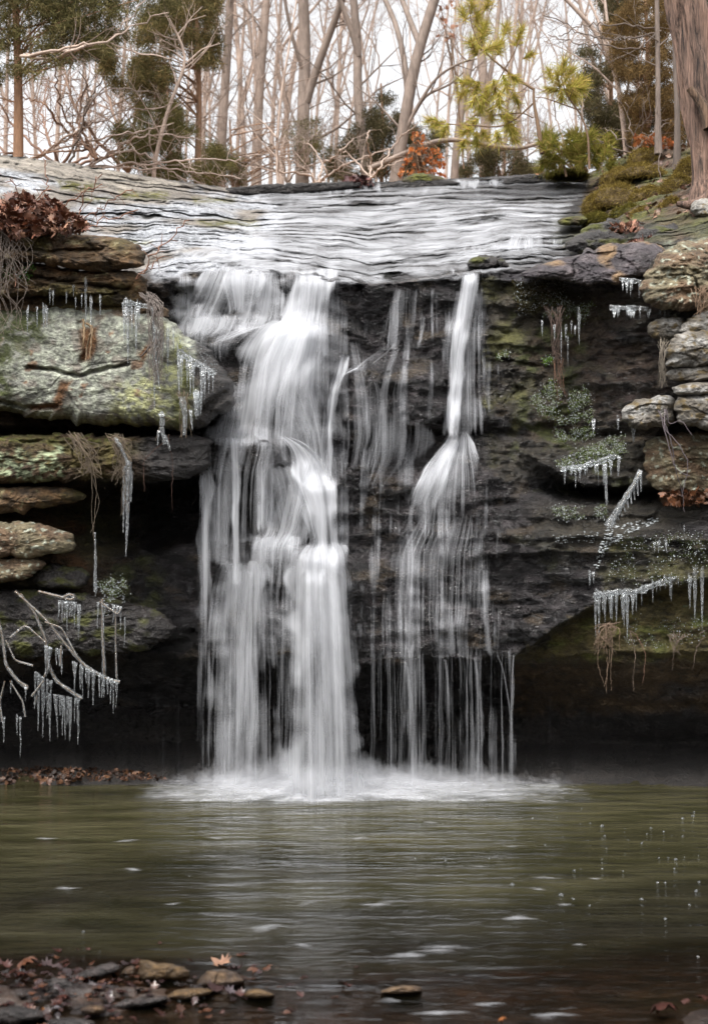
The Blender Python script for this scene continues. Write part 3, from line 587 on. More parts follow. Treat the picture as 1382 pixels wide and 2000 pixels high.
sk2 = np.clip(TS, 0, 1) * 29 + 1.1 * fbm(SU * .005, np.clip(TS, 0, 1) * 5, 12.2, 3) * 2; ff2 = sk2 - np.floor(sk2)
ln2 = sstep(.2, .1, np.abs(ff2 - .5)) * sstep(.05, .2, fbm(SU * .005, (np.floor(sk2) + .3) * 1.7, 37, 2)) * (1 - .6 * core)
dn *= (1 - .8 * ln1) * (1 - .7 * ln2)
pthx = np.cumsum(np.concatenate([np.zeros((1, SU.shape[1])), np.linalg.norm(np.diff(SWp, axis=0), axis=2)]), axis=0)
uvw = np.stack([pthx, SWp[..., 0]], -1)
o = new_mesh('stream_water', SWp.reshape(-1, 3), [grid_faces(*SU.shape)], M['stream'], uv=uvw.reshape(-1, 2), dens=np.clip(dn, 0, 1)); tag(o, kind='structure')
# little falls over the steps of the slope
for i, (rows) in enumerate([
    [(412,640,900,.3),(418,640,905,.5),(432,636,910,.4)], [(436,760,1010,.3),(442,760,1010,.45),(454,756,1012,.3)], [(484,560,800,.3),(492,556,805,.5),(506,550,805,.4)], [(505,360,560,.3),(512,360,560,.45),(522,356,560,.4)],
    [(352,600,745,.5),(358,598,748,.8),(384,596,752,.6)], [(346,880,990,.6),(352,878,992,.8),(376,876,994,.6)], [(345,1000,1145,.3),(366,1000,1145,.2)],
    [(362,470,500,.3),(376,468,500,.5),(380,468,500,.3)],
    [(452,990,1060,.4),(462,985,1062,.65),(490,975,1066,.6),(496,970,1068,.3)], [(470,900,990,.3),(480,898,992,.45),(496,896,994,.3)], [(466,1068,1098,.5),(476,1068,1098,.5),(488,1066,1098,.5)],
    [(380,600,760,.3),(388,600,760,.5),(402,600,760,.3)], [(400,840,1000,.3),(408,840,1000,.5),(420,840,1000,.3)], [(520,850,895,.5),(532,852,895,.7),(540,852,895,.4)]]):
    o = ribbon('stream_riffle', rows, nu=60, dv=3, off=.06, mat='fall', edge=.12); tag(o, kind='structure')

# --- foam where the falls strike the pool
fx = np.linspace(-1.75, 1.9, 260); 
fxp = CX + fx / 9.3 * F
den_x = np.interp(fxp, [230, 300, 400, 520, 620, 720, 800, 900, 1010, 1110, 1190], [0, .35, .7, .95, 1.1, 1.0, .9, .75, .6, .35, 0])
foam = thing('foam_patch', 'white foam and spray boiling where the falls strike the pool', 'foam', (0, 9.2, 0)); og = (0, 9.2, 0)
yy_ = np.linspace(8.15, 10.0, 60); FX, FY = np.meshgrid(fx, yy_)
fd = np.interp(FX[0], fx, den_x)[None] * np.interp(FY + .16 * fbm(FX * 1.6, FY * 3, 12, 4) * 2, [8.5, 8.8, 9.1, 9.5, 10], [0, .2, .8, .9, .4]) 
FZ = .012 + .03 * np.clip(fd, 0, 1) * (1 + fbm(FX * 6, FY * 6, 2, 3))
fd = np.clip(fd * (1 + .6 * fbm(FX * 3, FY * 7, 4, 3)), 0, 1)
new_mesh('surface_foam', np.stack([FX, FY, FZ], -1).reshape(-1, 3), [grid_faces(*FX.shape)], M['foam'], foam, og, uv=np.stack([FX, FY], -1).reshape(-1, 2), dens=np.clip(fd * .95, 0, 1))
for k, y0 in enumerate((8.92, 8.98, 9.05, 9.15, 9.25, 9.35, 9.45, 9.55, 9.65)):
    zz = np.linspace(0, 1, 14); AX, AZ = np.meshgrid(fx, zz)
    hh = (.05 + .17 * den_x) * (1 + .9 * fbm(fx * 4, k * 3.3, 1, 3) + .9 * np.maximum(0, fbm(fx * 14, k * 5.3, 2, 2))) * (1 - .5 * abs(k - 5) / 5) * (1.35 if k % 3 else .8)
    hh = hh + .16 * np.exp(-((fx + .42) / .12)**2) * (.6 + .6 * perlin(fx * 18, k * 1.7, 2)) + .07 * sstep(.35, .7, perlin(fx * 13, k * 2.3, 8)) * np.minimum(1, den_x * 2)
    V3 = np.stack([AX + .02 * fbm(AX * 5, AZ * 3, k, 2), y0 + .05 * fbm(AX * 3, AZ * 2, k + 5, 2) + 0 * AZ, AZ * np.maximum(hh, .02)[None]], -1)
    dd_ = np.clip(den_x[None] * (1 - AZ)**1.2 * .85, 0, 1)
    new_mesh('spray', V3.reshape(-1, 3), [grid_faces(*AX.shape)], M['mist' if k % 3 else 'foam'], foam, og, uv=np.stack([AX + k * 3, AZ * .2], -1).reshape(-1, 2), dens=dd_)

# ================================================================== LOOSE AND JUTTING ROCKS
def chaikin(p, n=2):
    p = np.asarray(p, float)
    for _ in range(n):
        q = np.roll(p, -1, 0); p = np.stack([.75 * p + .25 * q, .25 * p + .75 * q], 1).reshape(-1, 2)
    return p
BR, BR2, OL, MO = np.array((.075,.045,.021)), np.array((.15,.085,.038)), np.array((.07,.055,.014)), np.array((.065,.065,.010))
def c_brown(U, V, W):
    a = fbm(W[...,0]*4, W[...,2]*9, 1, 4); b = fbm(W[...,0]*14, W[...,2]*14, 5, 3)
    c = mixc(BR, BR2, sstep(-.1,.4,a)); c = mixc(c, OL, sstep(.05,.4,fbm(W[...,0]*3,W[...,2]*3,8,3))); c = mixc(c, (.028,.018,.009), sstep(-.05,-.3,b)*.8); c = mixc(c, (.20,.17,.09), sstep(.25,.4,b)*.8)
    return c, np.full(U.shape, .85)
def c_lichen(U, V, W):
    a = fbm(W[...,0]*5, W[...,2]*5, 1, 4); b = fbm(W[...,0]*20, W[...,2]*20, 5, 3); e = fbm(W[...,0]*8, W[...,2]*8, 15, 4)
    c = mixc((.17,.17,.145), (.33,.345,.275), sstep(-.3,.3,b)); c = mixc(c, (.16,.14,.115), sstep(.05,.25,e)*.8); c = mixc(c, (.15,.075,.038), sstep(.26,.36,a)*.8)
    # yellow-green lichen to the lower right, moss to the left, wet black nose on the right
    yg = region(U, V, [(230,760),(330,700),(380,720),(380,840),(200,840)], 25, 16, 2.) * sstep(-.25,.15,b); c = mixc(c, (.30,.30,.13), yg * .8)
    ms = region(U, V, [(-90,540),(110,570),(80,660),(20,700),(10,800),(-90,820)], 22, 22, 3.) * sstep(-.4,.0,b); c = mixc(c, (.035,.042,.008), ms)
    mr_ = region(U, V, [(322,640),(392,680),(385,840),(335,845),(350,760)], 16, 14, 4.) * sstep(-.3,.2,a); c = mixc(c, (.09,.095,.018), mr_)
    nose = region(U, V, [(385,640),(500,690),(500,860),(330,870),(380,820),(372,740)], 14, 14, 5.); c = mixc(c, (.032,.027,.024), nose)
    up = region(U, V, [(150,560),(340,570),(330,630),(150,620)], 15, 12, 6.) * sstep(-.2,.2,e); c = mixc(c, (.09,.05,.025), up * .7)
    for pl in ([(158,640),(190,636),(188,690),(176,710),(158,708)], [(120,745),(140,742),(120,790),(98,795)], [(270,690),(300,660),(296,690),(276,705)], [(60,790),(100,788),(120,798),(60,802)]):
        c = mixc(c, (.13,.062,.025), region(U, V, pl, 6, 5, 3.))
    return c, mix(mix(.9, .8, ms), .22, nose)
def c_ledge(U, V, W):
    a = fbm(W[...,0]*5, W[...,2]*8, 1, 4); b = fbm(W[...,0]*22, W[...,2]*22, 5, 3)
    c = mixc(BR*.8, OL, sstep(-.2,.2,a)); g = region(U, V, [(-60,890),(30,880),(60,905),(80,870),(118,868),(118,938),(-60,935)], 8, 16, 2.) * sstep(-.1,.1,b)
    c = mixc(c, (.27,.31,.19), g); m = sstep(880,855,V) * sstep(-.2,.2,b) * sstep(300,200,U); c = mixc(c, MO, m)
    k = sstep(230,300,U + 30 * a); c = mixc(c, (.02,.017,.016), k); return c, mix(.85, .3, k)
def c_pale(U, V, W):
    a = fbm(W[...,0]*5, W[...,2]*7, 1, 4); b = fbm(W[...,0]*24, W[...,2]*24, 5, 3)
    c = mixc((.11,.07,.04), (.15,.125,.075), sstep(-.2,.2,a)); return mixc(c, (.31,.32,.25), sstep(.2,.3,b)), np.full(U.shape, .85)
def c_grey(U, V, W):
    a = fbm(W[...,0]*5, W[...,2]*9, 1, 4); b = fbm(W[...,0]*20, W[...,2]*20, 5, 3)
    up = sstep(-.2, .35, a); c = mixc((.11,.095,.075), (.30,.29,.27), up); c = mixc(c, (.10,.07,.025), sstep(.1,.3,b)*.9); return c, np.full(U.shape, .6)
def c_dark(U, V, W):
    a = fbm(W[...,0]*6, W[...,2]*12, 1, 4); c = mixc((.018,.015,.014), (.04,.035,.033), sstep(-.2,.4,a)); return c, np.full(U.shape, .25)
def c_darkmoss(U, V, W):
    c, r = c_dark(U, V, W); m = sstep(.0,.3,fbm(W[...,0]*6, W[...,2]*10, 9, 4)); return mixc(c, (.05,.052,.01), m), mix(r, .9, m)
def c_mossy(U, V, W):
    a = fbm(W[...,0]*6, W[...,2]*6, 1, 4); return mixc((.045,.035,.015), (.075,.075,.012), sstep(-.2,.2,a)), np.full(U.shape, .9)
def c_purple(U, V, W):
    a = fbm(W[...,0]*6, W[...,2]*12, 1, 4); c = mixc((.035,.028,.032), (.08,.065,.068), sstep(-.2,.4,a)); k = sstep(.1,.3,fbm(W[...,0]*4,W[...,2]*5,22,3)); return mixc(c, (.16,.10,.05), k), mix(.25,.5,k)
def rock(name, label, outline, Y, bulge=.18, thick=.5, cf=c_brown, amp=.03, group=None, mat='boulder', tilt=0., p=4., nr=50, grooves=(), dx=0., cat='rock', rr=.45):
    o_ = chaikin(outline, 1); 
    seg = np.linalg.norm(np.roll(o_, -1, 0) - o_, axis=1); cs = np.concatenate([[0], np.cumsum(seg)]); K = int(min(420, max(60, cs[-1] / 3)))
    s_ = np.linspace(0, cs[-1], K, endpoint=False); oc = np.concatenate([o_, o_[:1]]); o_ = np.stack([np.interp(s_, cs, oc[:, i]) for i in (0, 1)], 1)
    c = o_.mean(0); sc_ = F / Y
    jit = (15 * fbm(o_[:, 0] * .035, o_[:, 1] * .05, Y * 3.1, 4) + 2.2 * perlin(o_[:, 0] * .12, o_[:, 1] * .12, 4.)) * min(1, max(.3, cs[-1] / 420))
    dirs = (o_ - c); dirs /= np.linalg.norm(dirs, axis=1)[:, None] + 1e-9; o_ = o_ + dirs * jit[:, None]
    t = 1 - (1 - np.linspace(.0, 1, nr))**1.3; t[0] = .001
    def layer(t, front):
        q = c[None, None] + t[:, None, None] * (o_ - c)[None]
        e = np.clip(1 - t**p, 0, 1)**rr
        y = (Y - bulge * e if front else Y + thick * e)[:, None] * np.ones(K)[None]
        y = y + tilt * (q[..., 1] - c[1]) / sc_ * (1 if front else 0) + dx * (q[..., 0] - c[0]) / sc_
        return q, y, (np.clip(1 - t**6, 0, 1))[:, None]
    q, y, e = layer(t, True)
    W_ = P(q[..., 0], q[..., 1], y)
    wa = W_[..., 0] * 1.6 + 3, W_[..., 2] * 2.6
    s1_, _ = strata(W_[..., 0] * 1.4, W_[..., 2], 7., 3.1 + (Y * 10) % 3)
    y = y + e * (amp * 1.6 * fbm(wa[0] * 2, wa[1] * 2, Y, 4) + amp * 1.3 * s1_ - amp * .9 * np.abs(fbm(wa[0] * 2.4, wa[1] * 2.4, Y + 3, 3)) + amp * .6 * fbm(wa[0] * 9, wa[1] * 9, Y + 7, 3))
    ci1, ce1 = cells(W_[..., 0] * 2.6 + .5 * fbm(wa[0], wa[1], 4, 2) + Y * 7, W_[..., 2] * 5.5 + .6 * fbm(wa[0] * 1.5, wa[1], 8, 2), 11); ci2, ce2 = cells(W_[..., 0] * 8 + Y * 5, W_[..., 2] * 17 + .6 * fbm(wa[0] * 3, wa[1] * 2, 8, 2), 21)
    y = y + e * amp * (1.1 * (ci1 - .5) + .15 * sstep(.07, 0, ce1) + .35 * (ci2 - .5) + .45 * fbm(W_[..., 0] * 24, W_[..., 2] * 28, Y, 3))
    for gpts, gw, gd in grooves:
        dd = pdist(q[..., 0] + 4 * fbm(q[..., 0] * .05, q[..., 1] * .05, 3, 2), q[..., 1] + 4 * fbm(q[..., 0] * .05, q[..., 1] * .05, 9, 2), gpts, False); y = y + gd * sstep(gw, 0, dd)
    Wf = P(q[..., 0], q[..., 1], y); cf_c, cf_r = cf(q[..., 0], q[..., 1], Wf)
    tb = np.linspace(1, .02, 12)[1:]; qb, yb_, _ = layer(tb, False); Wb = P(qb[..., 0], qb[..., 1], yb_); cb, rb_ = cf(qb[..., 0], qb[..., 1], Wb)
    Vv = np.concatenate([Wf, Wb]); cc = np.concatenate([np.concatenate([cf_c, cf_r[..., None]], -1), np.concatenate([cb, rb_[..., None]], -1)])
    n = Vv.shape[0]; i = np.arange(n - 1)[:, None] * K; j = np.arange(K)[None]; j2 = (j + 1) % K
    f = np.stack([i + j, i + K + j, i + K + j2, i + j2], -1).reshape(-1, 4)
    og = P(c[0], o_[:, 1].max(), Y)
    o = new_mesh(name, Vv.reshape(-1, 3), [f[:, ::-1]], M[mat], None, og, col=cc.reshape(-1, 4))
    return tag(o, label, cat, group)
# left bank, from the top down
rock('rock_slab', 'flat brown slab heaped with fallen leaves, top of the left stack', [(-90,478),(-90,458),(0,452),(120,455),(210,462),(262,472),(288,497),(280,520),(240,528),(200,535),(120,522),(60,512),(-90,520)], 9.1, .22, .9, c_brown, .05, tilt=-.3, grooves=[([(0,480),(100,492),(200,486)], 6, .05)])
rock('rock_slab', 'lumpy mossy brown slab just under the leaf-covered one', [(-90,515),(60,508),(150,528),(230,526),(270,530),(292,560),(284,590),(252,598),(190,596),(120,575),(-90,590)], 9.15, .18, .9, c_brown, .06, tilt=.15, grooves=[([(60,540),(130,552),(200,560),(250,565)], 7, .06)])
rock('rock_slab', 'thin pale-edged slab jutting over the lichened boulder, hung with icicles', [(-90,575),(60,575),(140,572),(225,582),(285,590),(330,602),(338,618),(300,622),(200,618),(100,612),(-90,640)], 9.25, .12, .8, c_brown, .03)
rock('boulder', 'huge grey-green lichened boulder with a wet black nose beside the falls', [(-100,610),(0,600),(150,595),(280,602),(330,625),(372,660),(400,672),(425,705),(448,735),(462,768),(450,800),(415,815),(400,838),(362,845),(300,832),(190,832),(100,820),(0,803),(-100,795)], 9.3, .32, .9, c_lichen, .013, p=5, nr=110, cat='boulder', rr=.5,
     grooves=[([(55,717),(100,722),(150,735),(200,722),(250,712)], 7, .06), ([(-20,780),(60,798),(110,795)], 7, .06), ([(155,630),(172,690),(160,705)], 9, .04), ([(395,800),(440,770),(462,750)], 14, .05)])
rock('rock_ledge', 'long brown ledge under the lichened boulder, wet and black at its right end', [(-90,868),(0,850),(120,846),(250,853),(340,848),(405,852),(418,880),(400,925),(350,940),(250,938),(180,934),(100,943),(-90,945)], 9.3, .2, .9, c_ledge, .05, p=5)
rock('rock_slab', 'thin brown slab in the shade below the long left ledge', [(-90,958),(0,950),(110,950),(170,962),(162,980),(100,988),(30,1002),(-90,1008)], 9.35, .15, .6, c_brown, .03)
rock('rock_slab', 'blunt slab with white lichen spots jutting from the left edge', [(-90,1032),(0,1018),(60,1020),(130,1035),(158,1062),(135,1078),(90,1086),(40,1090),(-90,1092)], 9.3, .16, .6, c_pale, .025)
rock('rock', 'small green-stained stone beneath the lichen-spotted slab', [(-90,1092),(20,1088),(80,1092),(95,1105),(60,1128),(0,1142),(-90,1150)], 9.35, .14, .5, c_pale, .025)
rock('rock', 'dark rounded wet stone tucked beside the green-stained stone', [(62,1118),(90,1100),(140,1100),(182,1122),(170,1148),(110,1155),(70,1145)], 9.5, .12, .5, c_darkmoss, .02)
rock('rock_ledge', 'low mossy ledge above the dark cave on the left', [(-90,1150),(60,1150),(180,1160),(270,1180),(330,1200),(345,1240),(280,1275),(150,1282),(-90,1285)], 9.55, .18, .7, c_darkmoss, .05)
rock('rock', 'smooth dark grey rounded rock poking through the veil left of the main chute', [(470,856),(500,850),(532,860),(550,878),(553,892),(540,906),(505,918),(475,915)], 9.49, .17, .6, c_dark, .015, mat='rock')
# right bank
rock('rock_slab', 'purple-brown sloping slab glazed with ice at the lip right of the slender fall', [(1000,540),(1040,520),(1110,500),(1180,478),(1250,470),(1300,480),(1290,520),(1240,545),(1190,560),(1150,556),(1100,548)], 9.55, .12, .7, c_purple, .04, tilt=-.5)
rock('boulder', 'broad lichened boulder sloping up to the right edge beneath the big cedar', [(1270,520),(1290,485),(1350,468),(1480,455),(1480,610),(1340,612),(1270,600),(1240,575)], 9.1, .25, .9, c_pale, .05, tilt=-.2, cat='boulder')
for lb, ol, yy in [('small round stone under the ice-hung ledge at the left end of the right-hand stack', [(1260,632),(1280,622),(1330,618),(1352,635),(1340,655),(1300,668),(1268,660)], 9.15),
    ('topmost stone of the right-hand stack, pale on top', [(1325,642),(1350,615),(1385,602),(1480,596),(1480,650),(1400,655),(1345,658)], 9.0),
    ('rounded mossy stone, thickest of the right-hand stack', [(1292,690),(1305,662),(1350,645),(1480,638),(1480,712),(1400,716),(1310,720)], 8.95),
    ('flat dark stone below the thickest stone of the right-hand stack', [(1298,738),(1310,718),(1380,710),(1480,705),(1480,742),(1330,750)], 9.0),
    ('thin pale stone sandwiched low in the right-hand stack', [(1305,760),(1330,746),(1480,738),(1480,768),(1330,776)], 8.95),
    ('blocky lichen-white stone at the foot of the right-hand stack', [(1310,788),(1325,770),(1480,764),(1480,832),(1380,838),(1325,832)], 8.95),
    ('wet grey wedge of rock poking out left from the right-hand stack', [(1208,803),(1230,785),(1290,770),(1318,775),(1322,815),(1300,836),(1240,836),(1216,828)], 9.1)]:
    rock('rock', lb, ol, yy, .15, .5, c_grey, .03, 'stones stacked on the right side of the falls', p=4)
rock('rock', 'square mossy green block below the stacked stones on the right', [(1250,862),(1330,842),(1480,835),(1480,962),(1340,966),(1262,955)], 9.25, .12, .5, c_pale, .04, p=6)
for lb, ol, yy, cf in [('mossy green stone sitting in the stream near the lip', [(905,520),(925,500),(955,496),(975,505),(982,520),(940,528)], 10.2, c_darkmoss),
    ('dark humped stone with moss beside the stream below the mossy bank', [(1098,488),(1105,470),(1150,448),(1200,452),(1235,470),(1225,492),(1160,498)], 10.3, c_darkmoss),
    ('low moss-topped stone at the upper right edge of the stream', [(1085,430),(1110,420),(1150,424),(1140,440),(1095,442)], 11.4, c_mossy),
    ('flat black stone with a moss rim under the big moss mound', [(1120,455),(1170,430),(1260,432),(1300,445),(1250,460),(1160,466)], 10.7, c_darkmoss),
    ('long black ledge stone strewn with dead leaves beneath the cedar', [(1220,472),(1260,445),(1330,430),(1420,425),(1420,468),(1300,480)], 10.2, c_darkmoss),
    ('stone with pale top wedged against the foot of the big cedar', [(1345,405),(1365,388),(1440,380),(1440,425),(1360,428)], 10.1, c_grey),
    ('leaf-covered mossy stone lying on the crest of the fall', [(775,357),(800,340),(835,337),(868,348),(872,358),(820,364)], 14.7, c_mossy),
    ('little pointed mossy stone beside the mossy stone near the lip', [(968,512),(975,500),(990,512),(996,524),(980,524)], 10.1, c_darkmoss)]:
    rock('rock', lb, ol, yy, .12, .35, cf, .03, nr=24)
# black slabs along the crest
for lb, ol, yy in [('thin black slab capping the left part of the crest', [(400,374),(480,362),(620,357),(700,353),(705,366),(620,376),(480,384)], 14.75),
    ('thin black slab capping the middle of the crest below the oak sapling', [(740,362),(800,352),(880,349),(905,360),(830,372),(750,374)], 14.65), ('long black slab capping the right end of the crest', [(975,350),(1040,338),(1146,336),(1150,356),(1050,362),(980,362)], 14.65)]:
    rock('rock_slab', lb, ol, yy, .1, .4, c_dark, .015, nr=16, mat='rock')

# ================================================================== TREES
def smooth_path(pts, n):
    pts = np.asarray(pts, float); L = np.concatenate([[0], np.cumsum(np.linalg.norm(np.diff(pts, axis=0), axis=1))])
    s = np.linspace(0, L[-1], n); q = np.stack([np.interp(s, L, pts[:, i]) for i in range(pts.shape[1])], 1)
    for _ in range(2): q[1:-1] = (q[:-2] + 2 * q[1:-1] + q[2:]) / 4
    return q
def twig_path(p0, dr, L, n, wob=.12, up=.0, r=rng):
    st = L / (n - 1); pts = [np.array(p0, float)]; dr = np.array(dr, float); dr /= np.linalg.norm(dr)
    for i in range(n - 1):
        dr = dr + r.normal(size=3) * wob; dr[2] += up; dr /= np.linalg.norm(dr); pts.append(pts[-1] + dr * st)
    return np.array(pts)
def side_dir(t, ang, r=rng):
    t = t / np.linalg.norm(t); v = r.normal(size=3); v -= t * v.dot(t); v /= np.linalg.norm(v); return t * math.cos(ang) + v * math.sin(ang)
def branch_out(mb, path, rad, level, dens, Lf, c, up=.04, k=4, t0=.2, wob=.14, leafpts=None):
    """side branches along a path, each carrying finer ones"""
    L = np.linalg.norm(np.diff(path, axis=0), axis=1).sum(); n = max(1, int(rng.poisson(dens * L)))
    for _ in range(n):
        t = rng.uniform(t0, 1); f = t * (len(path) - 1); i = min(int(f), len(path) - 2); p = path[i] + (path[i + 1] - path[i]) * (f - i)
        dr = side_dir(path[i + 1] - path[i], rng.uniform(.5, 1.15)); dr[1] *= .7
        ll = Lf * rng.uniform(.45, 1.1) * (1.15 - .6 * t); r0 = max(.0022, min(rad[i] * .55, .004 + ll * .011))
        q = twig_path(p, dr, ll, 6 if level > 1 else 5, wob, up)
        rr_ = np.linspace(r0, max(.0015, r0 * .3), len(q)); mb.tube(q, rr_, k if level > 1 else 3, c=c)
        if leafpts is not None: leafpts.append(q[-1])
        if level > 1: branch_out(mb, q, rr_, level - 1, dens * 1.5, Lf * .5, c, up, 3, .15, wob, leafpts)
def flutes(mb_pts, rad, k, ridges, amp, seed):
    pass
def trunk_tube(mb, path, rad, k, c, rough=.06, flute=0, seed=0.):
    path = np.asarray(path, float); n0 = mb.n; mb.tube(path, rad, k, c=c); v = mb.v[-1].reshape(len(path), k, 3); ctr = path[:, None]
    th = np.arange(k) / k * 2 * np.pi; z = np.arange(len(path))[:, None] * .12
    f = 1 + rough * fbm(np.cos(th)[None] * 2 + seed, np.sin(th)[None] * 2, z, 3) * 2
    if flute: f = f + flute * (fbm(np.cos(th)[None] * 1.6 + seed + 5, np.sin(th)[None] * 1.6, z * .35, 2) * 2 - .6 * sstep(.12, 0, np.abs(perlin(np.cos(th)[None] * 1.9 + seed, np.sin(th)[None] * 1.9, z * .25))))
    mb.v[-1] = (ctr + (v - ctr) * f[..., None]).reshape(-1, 3)
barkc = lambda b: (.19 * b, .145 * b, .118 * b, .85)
def bare_tree(label, trunk_px, w_px, Y_, limbs=(), lv=3, dens=2.3, Lf=1.3, br=1., group=None, name='bare_tree', Ytop=None, more=4.5, up=.05):
    Y = Y_; w_px = w_px * .88; limbs = [(a_, b_ * .8) for a_, b_ in limbs]
    pts = [P(x, y, Y) for x, y in trunk_px]; base = pts[0].copy(); gz = floorZ(base[0], base[1])
    if base[2] > gz: pts.insert(0, np.array([base[0], base[1], gz - .15]))
    top = pts[-1] + (pts[-1] - pts[-2]) / np.linalg.norm(pts[-1] - pts[-2]) * more
    pts.append(top); path = smooth_path(pts, 26); path[:, 1] += .12 * fbm(path[:, 2] * .5, Y, 1, 2)
    r0 = w_px / 2 / F * Y; rad = np.linspace(r0 * 1.12, r0 * .35, len(path)); rad[0] *= 1.5; rad[1] *= 1.15
    t = thing(name, label, 'tree', pts[0], group); og = tuple(pts[0]); c = barkc(br)
    mb = MB(); trunk_tube(mb, path, rad, 10, c, seed=Y + w_px)
    cr = MB()
    for lp_, lw in limbs:
        lpts = [P(x, y, Y + dy) for (x, y), dy in zip(lp_, np.linspace(0, rng.uniform(-.5, .5), len(lp_)))]
        if lp_[-1][1] < 15: lpts.append(lpts[-1] + (lpts[-1] - lpts[-2]) / np.linalg.norm(lpts[-1] - lpts[-2]) * 2.5)
        q = smooth_path(lpts, 14); r1 = lw / 2 / F * Y; rr_ = np.linspace(r1, r1 * .35, len(q)); cr.tube(q, rr_, 7, c=c)
        branch_out(cr, q, rr_, lv, dens * 1.2, Lf * .8, c, up)
    branch_out(cr, path, rad, lv, dens, Lf, c, up, t0=.12)
    mb.build('trunk', M['bark'], t, og); cr.build('crown', M['twig'], t, og)
    return t
# the trees one can tell apart
bare_tree('straight grey-brown tree with a forked top left of the centre', [(590,345),(592,200),(597,80),(592,0)], 30, 19, [([(598,200),(625,110),(655,40),(668,0)], 22), ([(596,150),(570,80),(556,0)], 10), ([(604,280),(660,250),(700,215)], 9), ([(598,170),(650,150),(690,120)], 7)], br=1.05)
bare_tree('curved tree bending left at the height of the sapling, middle of the wood', [(718,330),(703,250),(696,180),(700,90),(690,0)], 22, 18, [([(700,110),(684,50),(664,0)], 14), ([(700,170),(740,130),(780,90)], 6), ([(702,215),(735,175),(790,150)], 6)])
bare_tree('leaning tree that splits into three stems above the juniper', [(770,345),(788,255),(800,170),(815,100),(848,0)], 28, 17, [([(797,200),(792,130),(778,50),(752,0)], 17), ([(818,85),(800,40),(785,0)], 16), ([(785,270),(810,215),(850,150),(900,120),(930,115)], 11), ([(800,235),(830,185),(880,165),(905,140)], 10), ([(805,130),(840,110),(845,90)], 5)], br=.95, dens=1.8)
bare_tree('slim pale tree standing between the sapling and the leaning stems', [(885,345),(893,260),(905,180),(925,90),(945,0)], 17, 17.5, [([(905,175),(880,120),(870,60)], 5)], br=1.35)
bare_tree('pair-stemmed pinkish tree behind the pine sapling', [(945,340),(950,230),(940,120),(930,0)], 24, 24, [([(945,200),(965,110),(975,0)], 14)], br=1.25)
bare_tree('tall straight tree behind the cedar boughs on the left', [(430,340),(437,200),(445,90),(450,0)], 22, 21, [([(440,150),(420,80),(425,0)], 8)], br=1.1)
bare_tree('stout hazy tree just right of the straight tree behind the cedar boughs', [(500,340),(505,200),(512,110),(520,0)], 24, 24, [([(508,160),(490,80),(480,0)], 12)], br=1.2)
bare_tree('white-barked sapling with a crooked fork low in the left of the wood', [(543,352),(540,300),(541,270),(548,190),(560,120),(570,60)], 8, 16, [([(541,270),(520,245),(490,220),(475,208)], 5)], lv=1, br=2.0, more=.6, dens=4, Lf=.6)
bare_tree('leaning white-barked tree in front of the cedar boughs', [(300,330),(325,230),(345,170),(368,120),(350,70),(322,30),(320,12)], 9, 15.2, [([(366,122),(395,95),(430,85)], 5), ([(345,70),(370,40),(402,30)], 4), ([(366,122),(340,100),(310,90)], 4)], lv=2, br=2.1, more=.8, dens=3, Lf=.7)
bare_tree('silvery multi-stemmed tree fanning left on the right side', [(1225,330),(1215,230),(1200,130),(1160,60),(1110,10)], 12, 15.5, [([(1212,200),(1190,110),(1170,40),(1150,0)], 8), ([(1205,150),(1170,90),(1110,50),(1060,35)], 5), ([(1195,110),(1185,50),(1180,0)], 8), ([(1215,220),(1235,120),(1225,30)], 7), ([(1208,180),(1160,130),(1100,95),(1060,80)], 5)], lv=2, br=1.7, dens=2.5, Lf=.9, more=2)
bare_tree('thin grey mossy-footed tree just left of the big cedar trunk', [(1285,300),(1283,200),(1285,100),(1283,0)], 11, 13, [([(1284,80),(1250,60),(1225,30)], 3.5), ([(1284,130),(1240,110),(1215,100)], 3), ([(1285,90),(1320,60),(1330,50)], 3)], lv=2, br=.8, dens=2, Lf=.7)
bare_tree('slim shaded tree close against the big cedar trunk', [(1322,330),(1322,220),(1318,120),(1312,0)], 12, 12.2, [], lv=1, br=.6, dens=1.5, Lf=.5)
bare_tree('pale slender tree on the right with a bare pink stem', [(1170,330),(1176,230),(1162,130),(1140,40)], 10, 19, [], lv=2, br=1.5)
# limb arching low across the middle of the view
def limb_thing(name, label, cat, path_px, Y, w0, w1, br=1., lv=1, dens=3, Lf=.4, dY=0, up=0., col=None, group=None, end_in=None):
    pts = [P(x, y, Y + dY * i / max(1, len(path_px) - 1)) for i, (x, y) in enumerate(path_px)]; q = smooth_path(pts, max(6, 4 * len(pts)))
    rr_ = np.linspace(w0, w1, len(q)) / 2 / F * Y; mb = MB(); c = col or barkc(br); mb.tube(q, rr_, 6, c=c)
    if lv: branch_out(mb, q, rr_, lv, dens, Lf, c, up)
    og = tuple(pts[0]); return tag(mb.build(name, M['bark'], None, og), label, cat, group)
limb_thing('fallen_branch', 'long grey limb arching low across the wood beside the pine sapling', 'branch', [(720,330),(790,300),(850,275),(895,272),(960,285),(1015,292),(1080,270),(1120,300)], 16.5, 12, 6, 1.0, 2, 1.5, .4)
